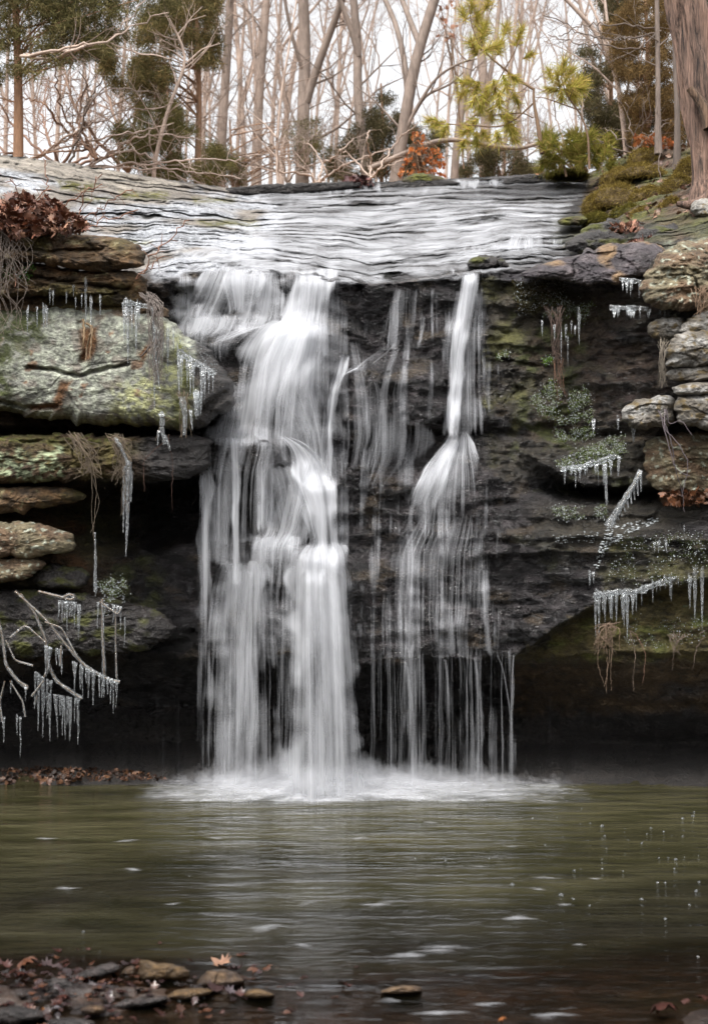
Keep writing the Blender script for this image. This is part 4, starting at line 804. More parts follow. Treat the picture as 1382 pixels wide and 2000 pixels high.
# background trunks, much alike; their haze is put into a paler bark colour
ORD = 'first second third fourth fifth sixth seventh eighth ninth tenth eleventh twelfth thirteenth fourteenth fifteenth sixteenth seventeenth eighteenth nineteenth twentieth'.split()
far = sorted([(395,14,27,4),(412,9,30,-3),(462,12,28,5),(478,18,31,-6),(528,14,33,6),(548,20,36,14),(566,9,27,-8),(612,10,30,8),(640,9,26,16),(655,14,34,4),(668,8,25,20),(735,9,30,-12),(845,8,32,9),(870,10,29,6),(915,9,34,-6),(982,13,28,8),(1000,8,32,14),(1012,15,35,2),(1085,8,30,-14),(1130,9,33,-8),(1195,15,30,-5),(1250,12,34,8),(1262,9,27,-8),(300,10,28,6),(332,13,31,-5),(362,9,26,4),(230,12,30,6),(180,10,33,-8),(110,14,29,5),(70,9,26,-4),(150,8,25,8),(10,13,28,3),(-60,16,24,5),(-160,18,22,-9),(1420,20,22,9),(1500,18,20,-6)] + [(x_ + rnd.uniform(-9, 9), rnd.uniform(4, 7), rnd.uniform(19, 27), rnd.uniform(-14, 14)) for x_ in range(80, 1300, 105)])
for i, (x, wd, Y, ln) in enumerate(far):
    side = 'left' if i < len(far) / 2 else 'right'; o_n = i if side == 'left' else len(far) - 1 - i; n_w = ORD[o_n] if o_n < 20 else ('twenty-' + ORD[o_n - 20])
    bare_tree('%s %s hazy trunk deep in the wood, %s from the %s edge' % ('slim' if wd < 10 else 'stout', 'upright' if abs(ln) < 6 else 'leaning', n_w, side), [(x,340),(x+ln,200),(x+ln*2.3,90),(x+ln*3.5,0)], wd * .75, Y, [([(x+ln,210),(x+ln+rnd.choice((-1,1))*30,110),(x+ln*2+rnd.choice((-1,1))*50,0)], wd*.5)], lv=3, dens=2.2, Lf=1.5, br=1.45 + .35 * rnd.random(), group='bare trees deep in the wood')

# ------------------------------------------------------------------ evergreens
def sprays(cent, size, n, aspect, cols, jit=.5, droop=.3, up=None, seed=1, wmin=.12):
    """clumps of thin pointed leaf blades; returns triangles and colours"""
    r = np.random.default_rng(seed); m = len(cent); c = np.repeat(cent, n, axis=0); N = len(c)
    dr = r.normal(size=(N, 3)); dr[:, 2] -= droop
    if up is not None: dr = dr * (1 - up[1]) + np.repeat(up[0], n, axis=0) * up[1] * 2
    dr /= np.linalg.norm(dr, axis=1)[:, None]; st = c + r.normal(size=(N, 3)) * size * jit
    L = size * r.uniform(.5, 1.2, N)[:, None]; sd = np.cross(dr, r.normal(size=(N, 3))); sd /= np.linalg.norm(sd, axis=1)[:, None]
    w_ = L * aspect; v = np.stack([st - sd * w_, st + sd * w_, st + dr * L], 1).reshape(-1, 3)
    cols = np.asarray(cols); ci = r.uniform(0, len(cols) - 1, N); i0 = np.floor(ci).astype(int); cc = cols[i0] + (cols[np.minimum(i0 + 1, len(cols) - 1)] - cols[i0]) * (ci - i0)[:, None]
    cb = np.repeat(r.uniform(.65, 1.35, m), n)[:, None]; cc = np.concatenate([cc * cb, np.ones((N, 1))], 1)
    return v, np.arange(N * 3).reshape(-1, 3), np.repeat(cc, 3, axis=0)
def blob_points(poly, Y, dY, n, seed, thr=-.1, fs=.02):
    r = np.random.default_rng(seed); poly = np.asarray(poly, float); lo, hi = poly.min(0), poly.max(0); out = []
    q = r.uniform(lo, hi, (n * 6, 2)); q = q[inpoly(q[:, 0], q[:, 1], poly)]
    nz = fbm(q[:, 0] * fs, q[:, 1] * fs * 1.6, seed * 1.7, 3); q = q[nz > thr + r.normal(size=len(q)) * .08][:n]
    return P(q[:, 0], q[:, 1], Y + r.uniform(-dY, dY, len(q)))
GREENS = [(.06,.06,.03),(.12,.11,.045),(.21,.17,.085)]; DARKG = [(.04,.04,.02),(.085,.075,.04),(.14,.11,.06)]; YEL = [(.26,.25,.05),(.46,.41,.09),(.50,.36,.12)]
def cedar(label, trunk_px, w_px, polys, Y, n, size=.07, cols=GREENS, seed=1, dY=.8, thr=-.05, name='cedar_tree', br=1., nb=18, cb=None, asp=.055, per=64, more=1., fs=.02):
    pts = [P(x, y, Y) for x, y in trunk_px]; gz = floorZ(pts[0][0], pts[0][1])
    if pts[0][2] > gz: pts.insert(0, np.array([pts[0][0], pts[0][1], gz - .1]))
    if more: pts.append(pts[-1] + (pts[-1] - pts[-2]) / np.linalg.norm(pts[-1] - pts[-2]) * more)
    path = smooth_path(pts, 20); r0 = w_px / 2 / F * Y; rad = np.linspace(r0, r0 * .4, 20); t = thing(name, label, 'tree', pts[0]); og = tuple(pts[0])
    c = cb or (.26 * br, .15 * br, .09 * br, .9); mb = MB(); trunk_tube(mb, path, rad, 12, c, seed=seed)
    mb.build('trunk', M['bark'], t, og)
    cm = MB(); bm_ = MB()
    for pi, poly in enumerate(polys):
        cen = blob_points(poly, Y, dY, n[pi] if isinstance(n, (list, tuple)) else n, seed + pi * 13, thr, fs)
        v, f, cc = sprays(cen, size * 1.25, per, asp, cols, seed=seed + pi); cm.add(v, t=f, c=cc)
        r = np.random.default_rng(seed + 50 + pi)
        for e in cen[r.choice(len(cen), min(nb, len(cen)), replace=False)]:
            s_ = path[int(np.argmin(np.abs(path[:, 2] - e[2] + .35)))]; m_ = (s_ + e) / 2 + np.array([0, 0, .12]) + r.normal(size=3) * .1
            bm_.tube(smooth_path([s_, m_, e], 7), np.linspace(.012, .003, 7), 4, c=c)
    bm_.build('branches', M['twig'], t, og); cm.build('crown', M['needle'], t, og, smooth=False); return t
cedar('old cedar with a bare tan trunk and dark green boughs hanging at the upper left', [(36,306),(37,220),(36,130),(30,0)], 22, [[(-120,-150),(200,-150),(235,0),(215,60),(190,110),(130,120),(90,125),(60,150),(20,165),(-120,180)], [(60,-20),(330,-120),(345,10),(250,70),(200,110),(100,100)]], 14.6, [620,260], cols=GREENS, seed=3, br=1.3, size=.075)
cedar('olive cedar with ragged boughs behind the leaning white-barked tree', [(385,340),(390,200),(385,60),(380,-30)], 14, [[(205,70),(240,90),(330,130),(340,190),(350,260),(260,200),(200,140)], [(340,-30),(425,-30),(432,70),(420,140),(370,110),(340,60)], [(240,50),(340,10),(345,100),(300,120)]], 17, [230,210,110], cols=[(.06,.06,.03),(.13,.11,.045),(.24,.17,.08)], seed=5, size=.08, thr=.06, fs=.03)
cedar('low spreading green cedar at the back of the left bank', [(330,345),(335,260),(330,210)], 10, [[(210,265),(260,225),(330,190),(372,240),(400,270),(455,310),(465,345),(350,362),(240,330)]], 16.3, 380, cols=[(.07,.07,.03),(.13,.12,.045),(.22,.18,.08)], seed=8, size=.065, more=.2)
cedar('shaggy cedar low at the centre-left of the crest', [(455,350),(452,300),(450,260)], 8, [[(400,280),(450,290),(480,330),(470,358),(400,360)],[(560,250),(620,230),(640,290),(600,330),(560,310)]], 19, [110,60], cols=GREENS, seed=12, size=.07, more=.2)
cedar('dark juniper thicket around the foot of the leaning three-stemmed tree', [(745,350),(748,250),(745,190)], 9, [[(630,300),(690,255),(735,185),(765,190),(790,250),(850,240),(870,270),(850,320),(800,345),(640,352)]], 18.5, 420, cols=DARKG, seed=14, size=.075, more=.2, thr=-.08)
cedar('low dark juniper behind the pine sapling at the crest', [(985,345),(985,300),(980,280)], 7, [[(895,300),(950,290),(1040,300),(1060,345),(900,346)]], 19, 190, cols=DARKG, seed=16, size=.07, more=.1)
cedar('tall dark evergreen with an open ragged crown on the right', [(1190,335),(1192,200),(1195,60),(1190,-40)], 10, [[(1120,110),(1160,90),(1210,140),(1240,230),(1250,300),(1160,300),(1135,200)], [(1165,-30),(1225,-30),(1225,60),(1185,60)]], 17.5, [330,130], cols=DARKG, seed=18, size=.075, thr=-.02)
cedar('rust-tinged cedar with drooping golden-brown boughs left of the big trunk', [(1262,330),(1265,200),(1262,60),(1258,-30)], 10, [[(1180,60),(1240,-10),(1310,0),(1325,90),(1300,160),(1230,190),(1190,120)], [(1215,180),(1310,160),(1335,280),(1240,290)]], 14.8, [360,300], cols=[(.07,.05,.025),(.14,.09,.04),(.21,.14,.06)], seed=20, size=.06, thr=-.02)
cedar('shadowy green cedar half hidden behind the big trunk at the right edge', [(1345,320),(1345,200),(1345,0)], 10, [[(1230,190),(1350,130),(1450,100),(1450,320),(1230,305)], [(1370,-30),(1450,-30),(1450,200),(1380,120)]], 16, [380,120], cols=DARKG, seed=22, size=.07, thr=-.08)
# pine sapling: stem, arching branches, bottle-brush tufts of long needles
def pine(label, name, stems, tufts, Y, seed, cols=YEL, ln=.18, n=190):
    r = np.random.default_rng(seed); p0 = P(*stems[0][0][0], Y); p0[2] = min(p0[2], floorZ(p0[0], p0[1]) ) if p0[2] > floorZ(p0[0], p0[1]) else p0[2]
    t = thing(name, label, 'tree', p0); og = tuple(p0); mb = MB(); br_ = MB()
    for i, (pp, w0, w1) in enumerate(stems):
        pts = [P(x, y, Y + (.0 if i == 0 else .25 * math.sin(i * 2.1) * j / len(pp))) for j, (x, y) in enumerate(pp)]
        if i == 0: pts.insert(0, p0)
        q = smooth_path(pts, 14); (mb if i == 0 else br_).tube(q, np.linspace(w0, w1, 14) / 2 / F * Y, 6, c=(.16, .10, .06, .9))
    cm = MB(); cen = []; dirs = []
    for x, y, dx, dy, s in tufts:
        c0 = P(x, y, Y + r.uniform(-.3, .3)); d0 = np.array([dx, r.uniform(-.4, .4), -dy], float); d0 /= np.linalg.norm(d0); m = int(n * s)
        tpos = r.uniform(0, 1, m); st = c0 + d0[None] * (tpos[:, None] - .5) * .16 * s
        nd_ = r.normal(size=(m, 3)); nd_ /= np.linalg.norm(nd_, axis=1)[:, None]; nd_ = nd_ * .75 + d0[None] * .65; nd_[:, 2] -= .12; nd_ /= np.linalg.norm(nd_, axis=1)[:, None]
        L = ln * s * r.uniform(.6, 1.1, (m, 1)); sd = np.cross(nd_, r.normal(size=(m, 3))); sd /= np.linalg.norm(sd, axis=1)[:, None]
        v = np.stack([st - sd * .0038, st + sd * .0038, st + nd_ * L], 1).reshape(-1, 3); cl = np.asarray(cols); cc = cl[r.integers(0, len(cl), m)] * r.uniform(.7, 1.3, (m, 1)) * (1. if y < 330 else .8)
        cm.add(v, t=np.arange(m * 3).reshape(-1, 3), c=np.repeat(np.concatenate([cc, np.ones((m, 1))], 1), 3, axis=0))
    mb.build('trunk', M['bark'], t, og); br_.build('branches', M['bark'], t, og); cm.build('crown', M['needle'], t, og, smooth=False)
r_ = np.random.default_rng(77)
tf = [(938,80,0,-1,1.2),(945,60,.3,-1,1),(925,95,-.4,-.6,1),(955,95,.5,-.3,1),(930,40,.1,-1,.9),(905,30,-.2,-1,.9),(920,15,0,-1,.9),(950,10,.3,-1,.9),(985,60,.3,-1,.9),(975,95,.2,-.6,.9),(1010,80,.3,-1,.8),(1015,65,.5,-1,.7),(1030,110,.6,-.3,.7),
 (915,160,-.8,0,.9),(930,170,-.3,.8,1),(950,180,0,1,1.1),(965,170,.2,1,1.1),(985,160,.3,1,1),(1000,150,.6,.6,.9),(975,195,.1,1,1),(940,200,-.2,1,1),(910,180,-.7,.4,.9),(925,195,-.4,.8,.8),(960,220,0,1,.9),(1005,190,.3,.8,.8),
 (990,235,.1,1,1.1),(985,225,.5,0,.9),(1000,250,.2,1,.9),(925,240,-.4,.4,1),(915,255,-.8,.3,.9),(930,270,0,1,1),(945,262,.4,.8,.9),(970,265,.2,1,.9),(1000,265,.4,.7,.8),(860,240,-1,.2,.8),(845,235,-1,0,.8),(870,250,-.4,.6,.8),(905,280,-.3,1,.8)]
pine('young pine sapling with bright yellow-green needle tufts in front of the sky', 'pine_sapling', [([(1058,300),(1050,245),(1040,190),(1042,172)], 11, 5), ([(1042,175),(1010,155),(985,135),(960,115),(940,98),(935,60)], 6, 2.5), ([(1042,200),(1000,240),(970,250),(930,245),(860,242)], 4, 2), ([(985,135),(960,180),(950,200)], 3, 1.5), ([(985,135),(1005,100),(1015,75)], 3, 1.5), ([(940,98),(920,50),(915,10)], 3, 1.5), ([(1010,155),(990,200),(990,230)], 3, 1.5), ([(1040,230),(1020,220),(960,225)], 3, 1.5)], tf, 13.6, 31)
tf = [(1098,135,.2,-1,1),(1108,150,.5,-.8,1),(1118,165,.8,-.3,1),(1125,172,1,0,1),(1110,180,.7,.3,1),(1090,160,-.2,-.8,.9),(1080,175,-.5,0,.9),(1115,190,.6,.5,.8),(1095,185,0,.6,.9),(1075,150,-.3,-1,.8),(1130,160,.8,-.4,.8)]
pine('lone yellow-green pine bough with a fan of needles left of the dark evergreen', 'pine_sapling', [([(1150,330),(1148,260),(1130,215),(1105,190),(1095,150)], 5, 2), ([(1130,215),(1060,190),(1045,190)], 3, 1.5), ([(1110,195),(1120,170)], 2.5, 1.5)], tf, 13.4, 35)
tf = [(1060 + r_.uniform(-5, 90), 265 + r_.uniform(0, 60), r_.uniform(-1, .6), r_.uniform(-.8, .3), r_.uniform(.7, 1.05)) for _ in range(34)] + [(1150 + r_.uniform(0, 50), 295 + r_.uniform(-25, 35), r_.uniform(-.6, 1), -.6, .7) for _ in range(12)]
pine('low bushy yellow-green pine seedling at the crest beside the moss mound', 'pine_seedling', [([(1105,345),(1100,320),(1095,290)], 5, 2), ([(1100,320),(1070,300)], 3, 1), ([(1100,320),(1140,300)], 3, 1)], tf, 13.8, 37, cols=[(.15,.16,.03),(.30,.28,.06),(.38,.29,.09)])
# oak sapling with orange leaves clinging
LEAF = np.array([(0,0),(.10,.16),(.30,.10),(.22,.30),(.44,.34),(.28,.46),(.40,.66),(.20,.64),(.12,.84),(0,1.),(-.12,.84),(-.20,.64),(-.40,.66),(-.28,.46),(-.44,.34),(-.22,.30),(-.30,.10),(-.10,.16)])
def leaf_tris(c, size, r, curl=.5, flat=.0):
    a = r.normal(size=3); a[2] *= (1 - flat); a /= np.linalg.norm(a); b = np.cross(a, r.normal(size=3) * (1 - flat) + np.array([0, 0, flat * 3])); b /= np.linalg.norm(b); n_ = np.cross(a, b)
    u, v = LEAF[:, 0], LEAF[:, 1] - .5; z = curl * (u**2 * 1.4 + (v**2) * .8) * r.choice((-1, 1)) + .06 * np.sin(v * 9 + r.uniform(0, 6))
    V3 = c + size * (u[:, None] * b + v[:, None] * a + z[:, None] * n_); m = c + size * .0 * n_
    V3 = np.concatenate([V3, m[None]]); k_ = len(LEAF); return V3, np.stack([np.arange(k_), (np.arange(k_) + 1) % k_, np.full(k_, k_)], 1)
def leafy(label, name, cat, centre_poly, Y, n, size, cols, seed, stem=None, dY=.3, mat='needle', asp=1.):
    r = np.random.default_rng(seed); cen = blob_points(centre_poly, Y, dY, n, seed, -.15, .03); lf = MB()
    for c0 in cen:
        v, f = leaf_tris(c0, size * r.uniform(.6, 1.2), r); cl = np.asarray(cols[r.integers(0, len(cols))]) * r.uniform(.7, 1.3); lf.add(v, t=f, c=(*cl, 1))
    base = P(stem[0][0], stem[0][1], Y); t = thing(name, label, cat, base); og = tuple(base); st = MB(); q = smooth_path([P(x, y, Y) for x, y in stem], 10); st.tube(q, np.linspace(.012, .005, 10), 5, c=(.16,.10,.06,.9))
    for c0 in cen[::2]:
        s_ = q[r.integers(1, 10)]; st.tube(smooth_path([s_, (s_ + c0) / 2 + r.normal(size=3) * .05, c0], 5), np.linspace(.006, .002, 5), 3, c=(.16,.10,.06,.9))
    st.build('trunk', M['bark'], t, og); lf.build('crown', M[mat], t, og, smooth=False); return t
ORG = [(.42,.13,.04),(.34,.11,.045),(.50,.20,.08)]
leafy('small oak sapling holding orange dead leaves at the crest', 'oak_sapling', 'sapling', [(775,345),(800,290),(805,255),(830,260),(828,290),(865,290),(868,330),(870,348)], 16, 260, .058, ORG, 41, [(818,352),(815,310),(812,265)])
leafy('scrub oak with rusty leaves low behind the moss mound', 'oak_scrub', 'shrub', [(1235,262),(1290,262),(1320,275),(1320,292),(1240,288)], 13.4, 130, .06, [(.22,.08,.03),(.30,.10,.04)], 43, [(1275,300),(1275,275)])
leafy('beech twigs with a few faded brown leaves high beside the pine', 'beech_sapling', 'sapling', [(860,0),(890,0),(895,40),(885,80),(860,85),(850,60)], 17, 30, .09, [(.35,.2,.14),(.30,.15,.1)], 45, [(905,330),(895,200),(880,60)])

# the big cedar trunk at the right edge
og = P(1405, 415, 10.3); t = thing('cedar_tree', 'thick reddish shaggy-barked cedar trunk with a broken stub, leaning at the right edge', 'tree', og); og = tuple(og)
mb = MB(); pts = [P(x, y, 10.35) for x, y in [(1410,425),(1404,395),(1397,340),(1388,290),(1375,220),(1362,150),(1350,70),(1337,0),(1325,-80),(1310,-200)]]; path = smooth_path(pts, 70)
rad = np.interp(np.linspace(0, 1, 70), [0, .05, .12, .25, 1], [.30, .24, .19, .165, .14]); trunk_tube(mb, path, rad, 56, (.185, .115, .085, .9), .03, .26, 3.); mb.build('trunk', M['cedar_bark'], t, og)
st = MB(); st.tube(smooth_path([P(x, y, 10.15) for x, y in [(1385,250),(1378,222),(1368,198),(1352,182),(1345,172)]], 10), np.linspace(.055, .028, 10), 10, c=(.13,.08,.05,.9)); st.build('branch_stub', M['cedar_bark'], t, og)
for pp in [[(1400,380),(1370,398),(1345,402),(1320,398)], [(1410,400),(1380,415),(1350,425)], [(1420,400),(1450,430)]]:
    st = MB(); st.tube(smooth_path([P(x, y, 10.15) for x, y in pp], 8), np.linspace(.08, .02, 8), 8, c=(.13,.08,.06,.9)); st.build('root', M['cedar_bark'], t, og)
st = MB(); 
for sx in (-1, 1):
    for z0 in (2.2, 2.9, 3.6): q = twig_path(np.array(P(1320,-150,10.35)) + np.array([0, 0, z0 - 2.2]), (sx, .2, .2), 1.4, 7); st.tube(q, np.linspace(.04, .01, 7), 5, c=(.2,.12,.09,.9))
st.build('branches', M['bark'], t, og)

# tangle of twisted bare branches on the left bank, each bush a thing
def bush(label, base, tips, Y, w, br=1., lv=2, dens=5, Lf=.45, col=None, name='bare_shrub', group=None, dY=.4):
    b0 = P(*base, Y); t = thing(name, label, 'shrub', b0, group); og = tuple(b0); mb = MB(); c = col or barkc(br)
    for tp in tips:
        pts = [b0] + [P(x, y, Y + rng.uniform(-dY, dY)) for x, y in tp]; q = smooth_path(pts, 5 * len(pts)); q[1:-1] += rng.normal(size=(len(q) - 2, 3)) * .012; rr_ = np.linspace(w, max(2, w * .25), len(q)) / 2 / F * Y; mb.tube(q, rr_, 5, c=c); branch_out(mb, q, rr_, lv, dens, Lf, c, .01, 3)
    mb.build('branches', M['twig'], t, og); return t
bush('twisted reddish-brown vine arching out beside the tan cedar trunk', (190,310), [[(170,285),(120,250),(90,205),(40,188)], [(150,262),(125,225),(112,180),(108,120)], [(160,270),(190,290),(120,296),(50,300)], [(150,240),(160,200),(175,150)]], 14.2, 7, col=(.19,.11,.07,.9), dens=4)
bush('dark thin-stemmed sapling forking above the crest slab on the left', (135,322), [[(155,270),(168,220),(175,185),(165,155),(155,140)], [(165,230),(172,190),(195,165),(205,140)]], 14, 5, col=(.09,.065,.05,.9), dens=4)
bush('pale grey fallen brush spreading low across the left bank', (160,332), [[(200,305),(250,292),(300,310),(350,345),(400,360)], [(230,318),(300,322),(380,310),(450,312),(520,300)], [(210,300),(260,270),(320,262),(400,275)], [(220,325),(330,330),(420,340),(470,350)]], 14.9, 5, br=1.9, dens=6, Lf=.6)
bush('silver-barked branch slanting up across the cedar boughs', (40,110), [[(100,118),(150,95),(215,78),(245,45),(285,0)], [(150,95),(215,80),(240,95),(290,108),(340,112)], [(215,78),(250,60),(300,30),(330,25)]], 13.9, 6, br=1.8, dens=4, Lf=.5)
bush('lichened bare shrub reaching right through the tangle', (60,310), [[(100,295),(150,258),(200,235),(240,212),(300,212),(340,200)], [(150,258),(185,185),(230,170),(290,178)], [(160,280),(215,265),(280,255),(340,240)]], 14.4, 5, br=1.5, dens=5, Lf=.5)
bush('fine reddish brushwood filling the gap behind the tan cedar trunk', (120,330), [[(100,280),(80,220),(95,150)], [(140,290),(160,230),(210,160)], [(180,300),(230,260),(280,200)], [(60,280),(20,240),(-10,180)], [(200,310),(270,290),(330,250)], [(10,300),(-20,260),(-60,200)]], 17, 7, col=(.20,.12,.085,.9), dens=6, Lf=.9, lv=2, dY=1.2)
bush('fine brown brushwood behind the silver branch', (250,335), [[(230,250),(200,150),(210,60)], [(260,250),(280,170),(300,80)], [(290,280),(340,200),(390,150)], [(200,290),(140,200),(120,100)]], 19, 8, col=(.19,.125,.09,.9), dens=5, Lf=1., lv=2, dY=1.2)
bush('whitish leafless brush along the crest left of the juniper', (620,358), [[(600,330),(560,310),(520,300)], [(630,320),(660,300),(690,270)], [(650,335),(700,310),(760,290)], [(600,340),(540,335),(480,325)], [(640,340),(620,300),(600,280)]], 16.8, 5, br=1.9, dens=5, Lf=.6)
bush('bleached twiggy shrub in front of the juniper thicket', (720,352), [[(725,320),(715,270),(722,255)], [(740,330),(765,290),(790,260),(815,240)], [(710,330),(680,300),(660,290)], [(730,335),(770,320),(800,310)]], 16, 4.5, br=2., dens=5, Lf=.45)
bush('dark drooping twigs spreading into the open sky at the upper right', (1290,60), [[(1240,50),(1180,45),(1120,52),(1060,30)], [(1230,75),(1170,75),(1110,60),(1090,70)], [(1240,95),(1190,90),(1130,85),(1070,68)]], 13.2, 3.2, br=.75, dens=5, Lf=.5)
bush('thin leafless shrub against the sky between pine and dark evergreen', (1120,335), [[(1100,280),(1085,230),(1075,180)], [(1130,270),(1140,210),(1120,160)], [(1080,300),(1030,280),(1000,250)], [(1150,300),(1180,250),(1200,220)]], 17, 5, br=1.2, dens=4, Lf=.7)
bush('brown stalky shrub on the right bank behind the moss mound', (1240,300), [[(1230,250),(1220,200)], [(1250,260),(1270,220)], [(1210,270),(1180,250)], [(1260,270),(1300,240)], [(1200,290),(1165,270)]], 13.6, 4, br=.9, dens=6, Lf=.5)
bush('single thin upright stalk rising from the moss mound', (1290,350), [[(1286,300),(1284,240),(1282,150)]], 11.5, 2.2, br=.9, dens=.6, Lf=.15, lv=1, dY=.02)

bush('low fan of fine grey twigs between the white-barked sapling and the straight tree', (560,356), [[(540,300),(500,260),(470,240)], [(570,310),(600,280),(640,240)], [(550,300),(560,240),(600,190)], [(580,330),(640,310),(700,300)], [(540,330),(480,320),(430,290)]], 18, 3.5, br=1.3, dens=6, Lf=.8, lv=3, dY=.6)
bush('thin brown understorey shrub behind the pine sapling', (960,350), [[(940,300),(920,250),(930,200)], [(970,310),(1000,260),(1010,210)], [(980,320),(1040,300),(1080,250)], [(940,320),(890,300),(860,260)]], 19, 3.5, br=1.2, dens=6, Lf=.8, lv=3, dY=.6)
bush('tangle of pinkish twigs high behind the cedar boughs', (340,340), [[(350,250),(400,150),(420,60)], [(330,260),(300,180),(260,90)], [(360,260),(430,200),(470,130)]], 20, 5, br=1.2, dens=5, Lf=1., lv=3, dY=.8)
# brambles and leaf heap on the left slab
for lb, b0, tips in [('reddish bramble stems arching from the leaf heap on the left slab', (85,445), [[(90,400),(95,360),(85,310)], [(110,420),(150,380),(200,360)], [(60,420),(40,380),(20,350)]]), ('thin twiggy stems leaning right out of the leaf heap', (140,455), [[(170,420),(220,390),(260,370)], [(180,440),(230,425),(270,410)], [(160,410),(175,370),(200,340)]]), ('wiry bare stem sweeping right above the mossy slab', (265,545), [[(300,500),(330,465),(370,430)], [(290,520),(320,500)]]), ('long dry stalks leaning over the left edge of the leaf heap', (30,470), [[(10,430),(-10,400)], [(40,430),(70,390),(100,370)], [(35,520),(30,560)]])]:
    bush(lb, b0, tips, 8.95, 2.2, col=(.19,.09,.055,.9), dens=9, Lf=.14, lv=1, name='bramble', dY=.12)
def leaf_mass(name, label, poly, Y, n, size, cols, seed, dY=.2, cat='leaves', kind='stuff', onrock=False):
    r = np.random.default_rng(seed); poly = np.asarray(poly, float); mb = MB(); q = r.uniform(poly.min(0), poly.max(0), (n * 5, 2)); q = q[inpoly(q[:, 0], q[:, 1], poly)][:n]
    for x, y in q:
        yy = float(Dc(x, y)) - .03 if onrock else Y + r.uniform(-dY, dY)
        v, f = leaf_tris(P(x, y, yy), size * r.uniform(.7, 1.3), r, .8, .3); cl = np.asarray(cols[r.integers(0, len(cols))]) * r.uniform(.6, 1.3); mb.add(v, t=f, c=(*cl, .55))
    return tag(mb.build(name, M['leaf'], None, tuple(P(*poly.mean(0), Y)), smooth=False), label, cat, kind=kind)
DL = [(.15,.06,.035),(.20,.09,.055),(.10,.04,.025),(.26,.14,.09)]
leaf_mass('fallen_leaves', 'heap of curled red-brown oak leaves on the top left slab', [(-80,405),(0,395),(20,380),(50,378),(80,395),(100,385),(120,405),(160,430),(178,452),(60,462),(-80,462)], 8.95, 620, .085, DL, 51, .22)
leaf_mass('fallen_leaves', 'scatter of dark red leaves lying on the black ledges below the cedar', [(1225,480),(1240,465),(1330,450),(1382,452),(1382,470),(1300,488)], 10.1, 110, .07, [(.09,.035,.025),(.13,.05,.03)], 53, .15)
leaf_mass('fallen_leaves', 'small drift of grey-brown leaves caught between mossy stones', [(1190,440),(1250,432),(1260,450),(1200,456)], 10.4, 50, .06, DL, 55, .1)
leaf_mass('fallen_leaves', 'dead leaves scattered over the right bank around the moss mounds', [(1160,330),(1230,290),(1380,280),(1380,420),(1150,430)], 11, 220, .055, [(.18,.10,.06),(.12,.06,.04)], 57, .3, onrock=True)
leaf_mass('fallen_leaves', 'rusty leaves lodged on the ledge beside the mossy block', [(1290,962),(1382,955),(1382,985),(1300,985)], 9.1, 80, .06, [(.13,.05,.02),(.09,.04,.02)], 59, .1)
leaf_mass('fallen_leaves', 'drift of dim reddish litter on the shore under the left overhang', [(-40,1505),(100,1498),(260,1505),(330,1522),(-40,1532)], 10., 420, .05, [(.06,.026,.014),(.03,.016,.01),(.10,.045,.02)], 61, .4, onrock=True)
leaf_mass('fallen_leaves', 'tuft of dark red leaves on the crest of the fall', [(668,352),(700,343),(725,350),(728,360),(670,362)], 14.8, 40, .10, [(.06,.02,.02),(.09,.03,.025)], 63, .1)
leaf_mass('fallen_leaves', 'orange and brown litter behind the right end of the crest', [(1045,345),(1060,325),(1140,325),(1150,345)], 14.6, 70, .09, [(.20,.08,.03),(.12,.06,.035)], 64, .2)

# moss cushions on the right bank, each a mound clothed in short blades
def moss(label, cx, cy, rx, ry, Y, seed, cols=[(.07,.055,.012),(.13,.105,.02),(.17,.145,.035)], group='moss cushions on the right bank'):
    r = np.random.default_rng(seed); c0 = P(cx, cy + ry * .25, Y); ax, az = rx * .92 / F * Y, ry * .74 / F * Y; K, Nr = 40, 18
    th = np.linspace(0, 2 * np.pi, K, endpoint=False)[None]; ph = np.linspace(-.35, np.pi / 2, Nr)[:, None]
    x, y, z = np.cos(th) * np.cos(ph), np.sin(th) * np.cos(ph), np.sin(ph) * np.ones_like(th)
    s = 1 + .28 * fbm(x * 1.6 + seed, y * 1.6, z * 1.6, 3); V3 = np.stack([c0[0] + x * ax * s, c0[1] + .12 + y * ax * .7 * s, c0[2] - az * .9 + z * az * 1.9 * s], -1)
    i = np.arange(Nr - 1)[:, None] * K; j = np.arange(K)[None]; j2 = (j + 1) % K; f = np.stack([i + j, i + j2, i + K + j2, i + K + j], -1).reshape(-1, 4)
    cc = np.tile((*cols[0], .95), (Nr * K, 1)); mb = MB(); mb.add(V3.reshape(-1, 3), q=f, c=cc)
    o = thing('moss_cushion', label, 'moss', c0, group); og = tuple(c0); mb.build('mound', M['ground'], o, og)
    pick = r.integers(0, Nr * K, 700); ctr = V3.reshape(-1, 3)[pick]; v, f, cc = sprays(ctr, .034, 14, .07, cols, .45, .25, seed=seed); b = MB(); b.add(v, t=f, c=cc); b.build('blades', M['needle'], o, og, smooth=False)
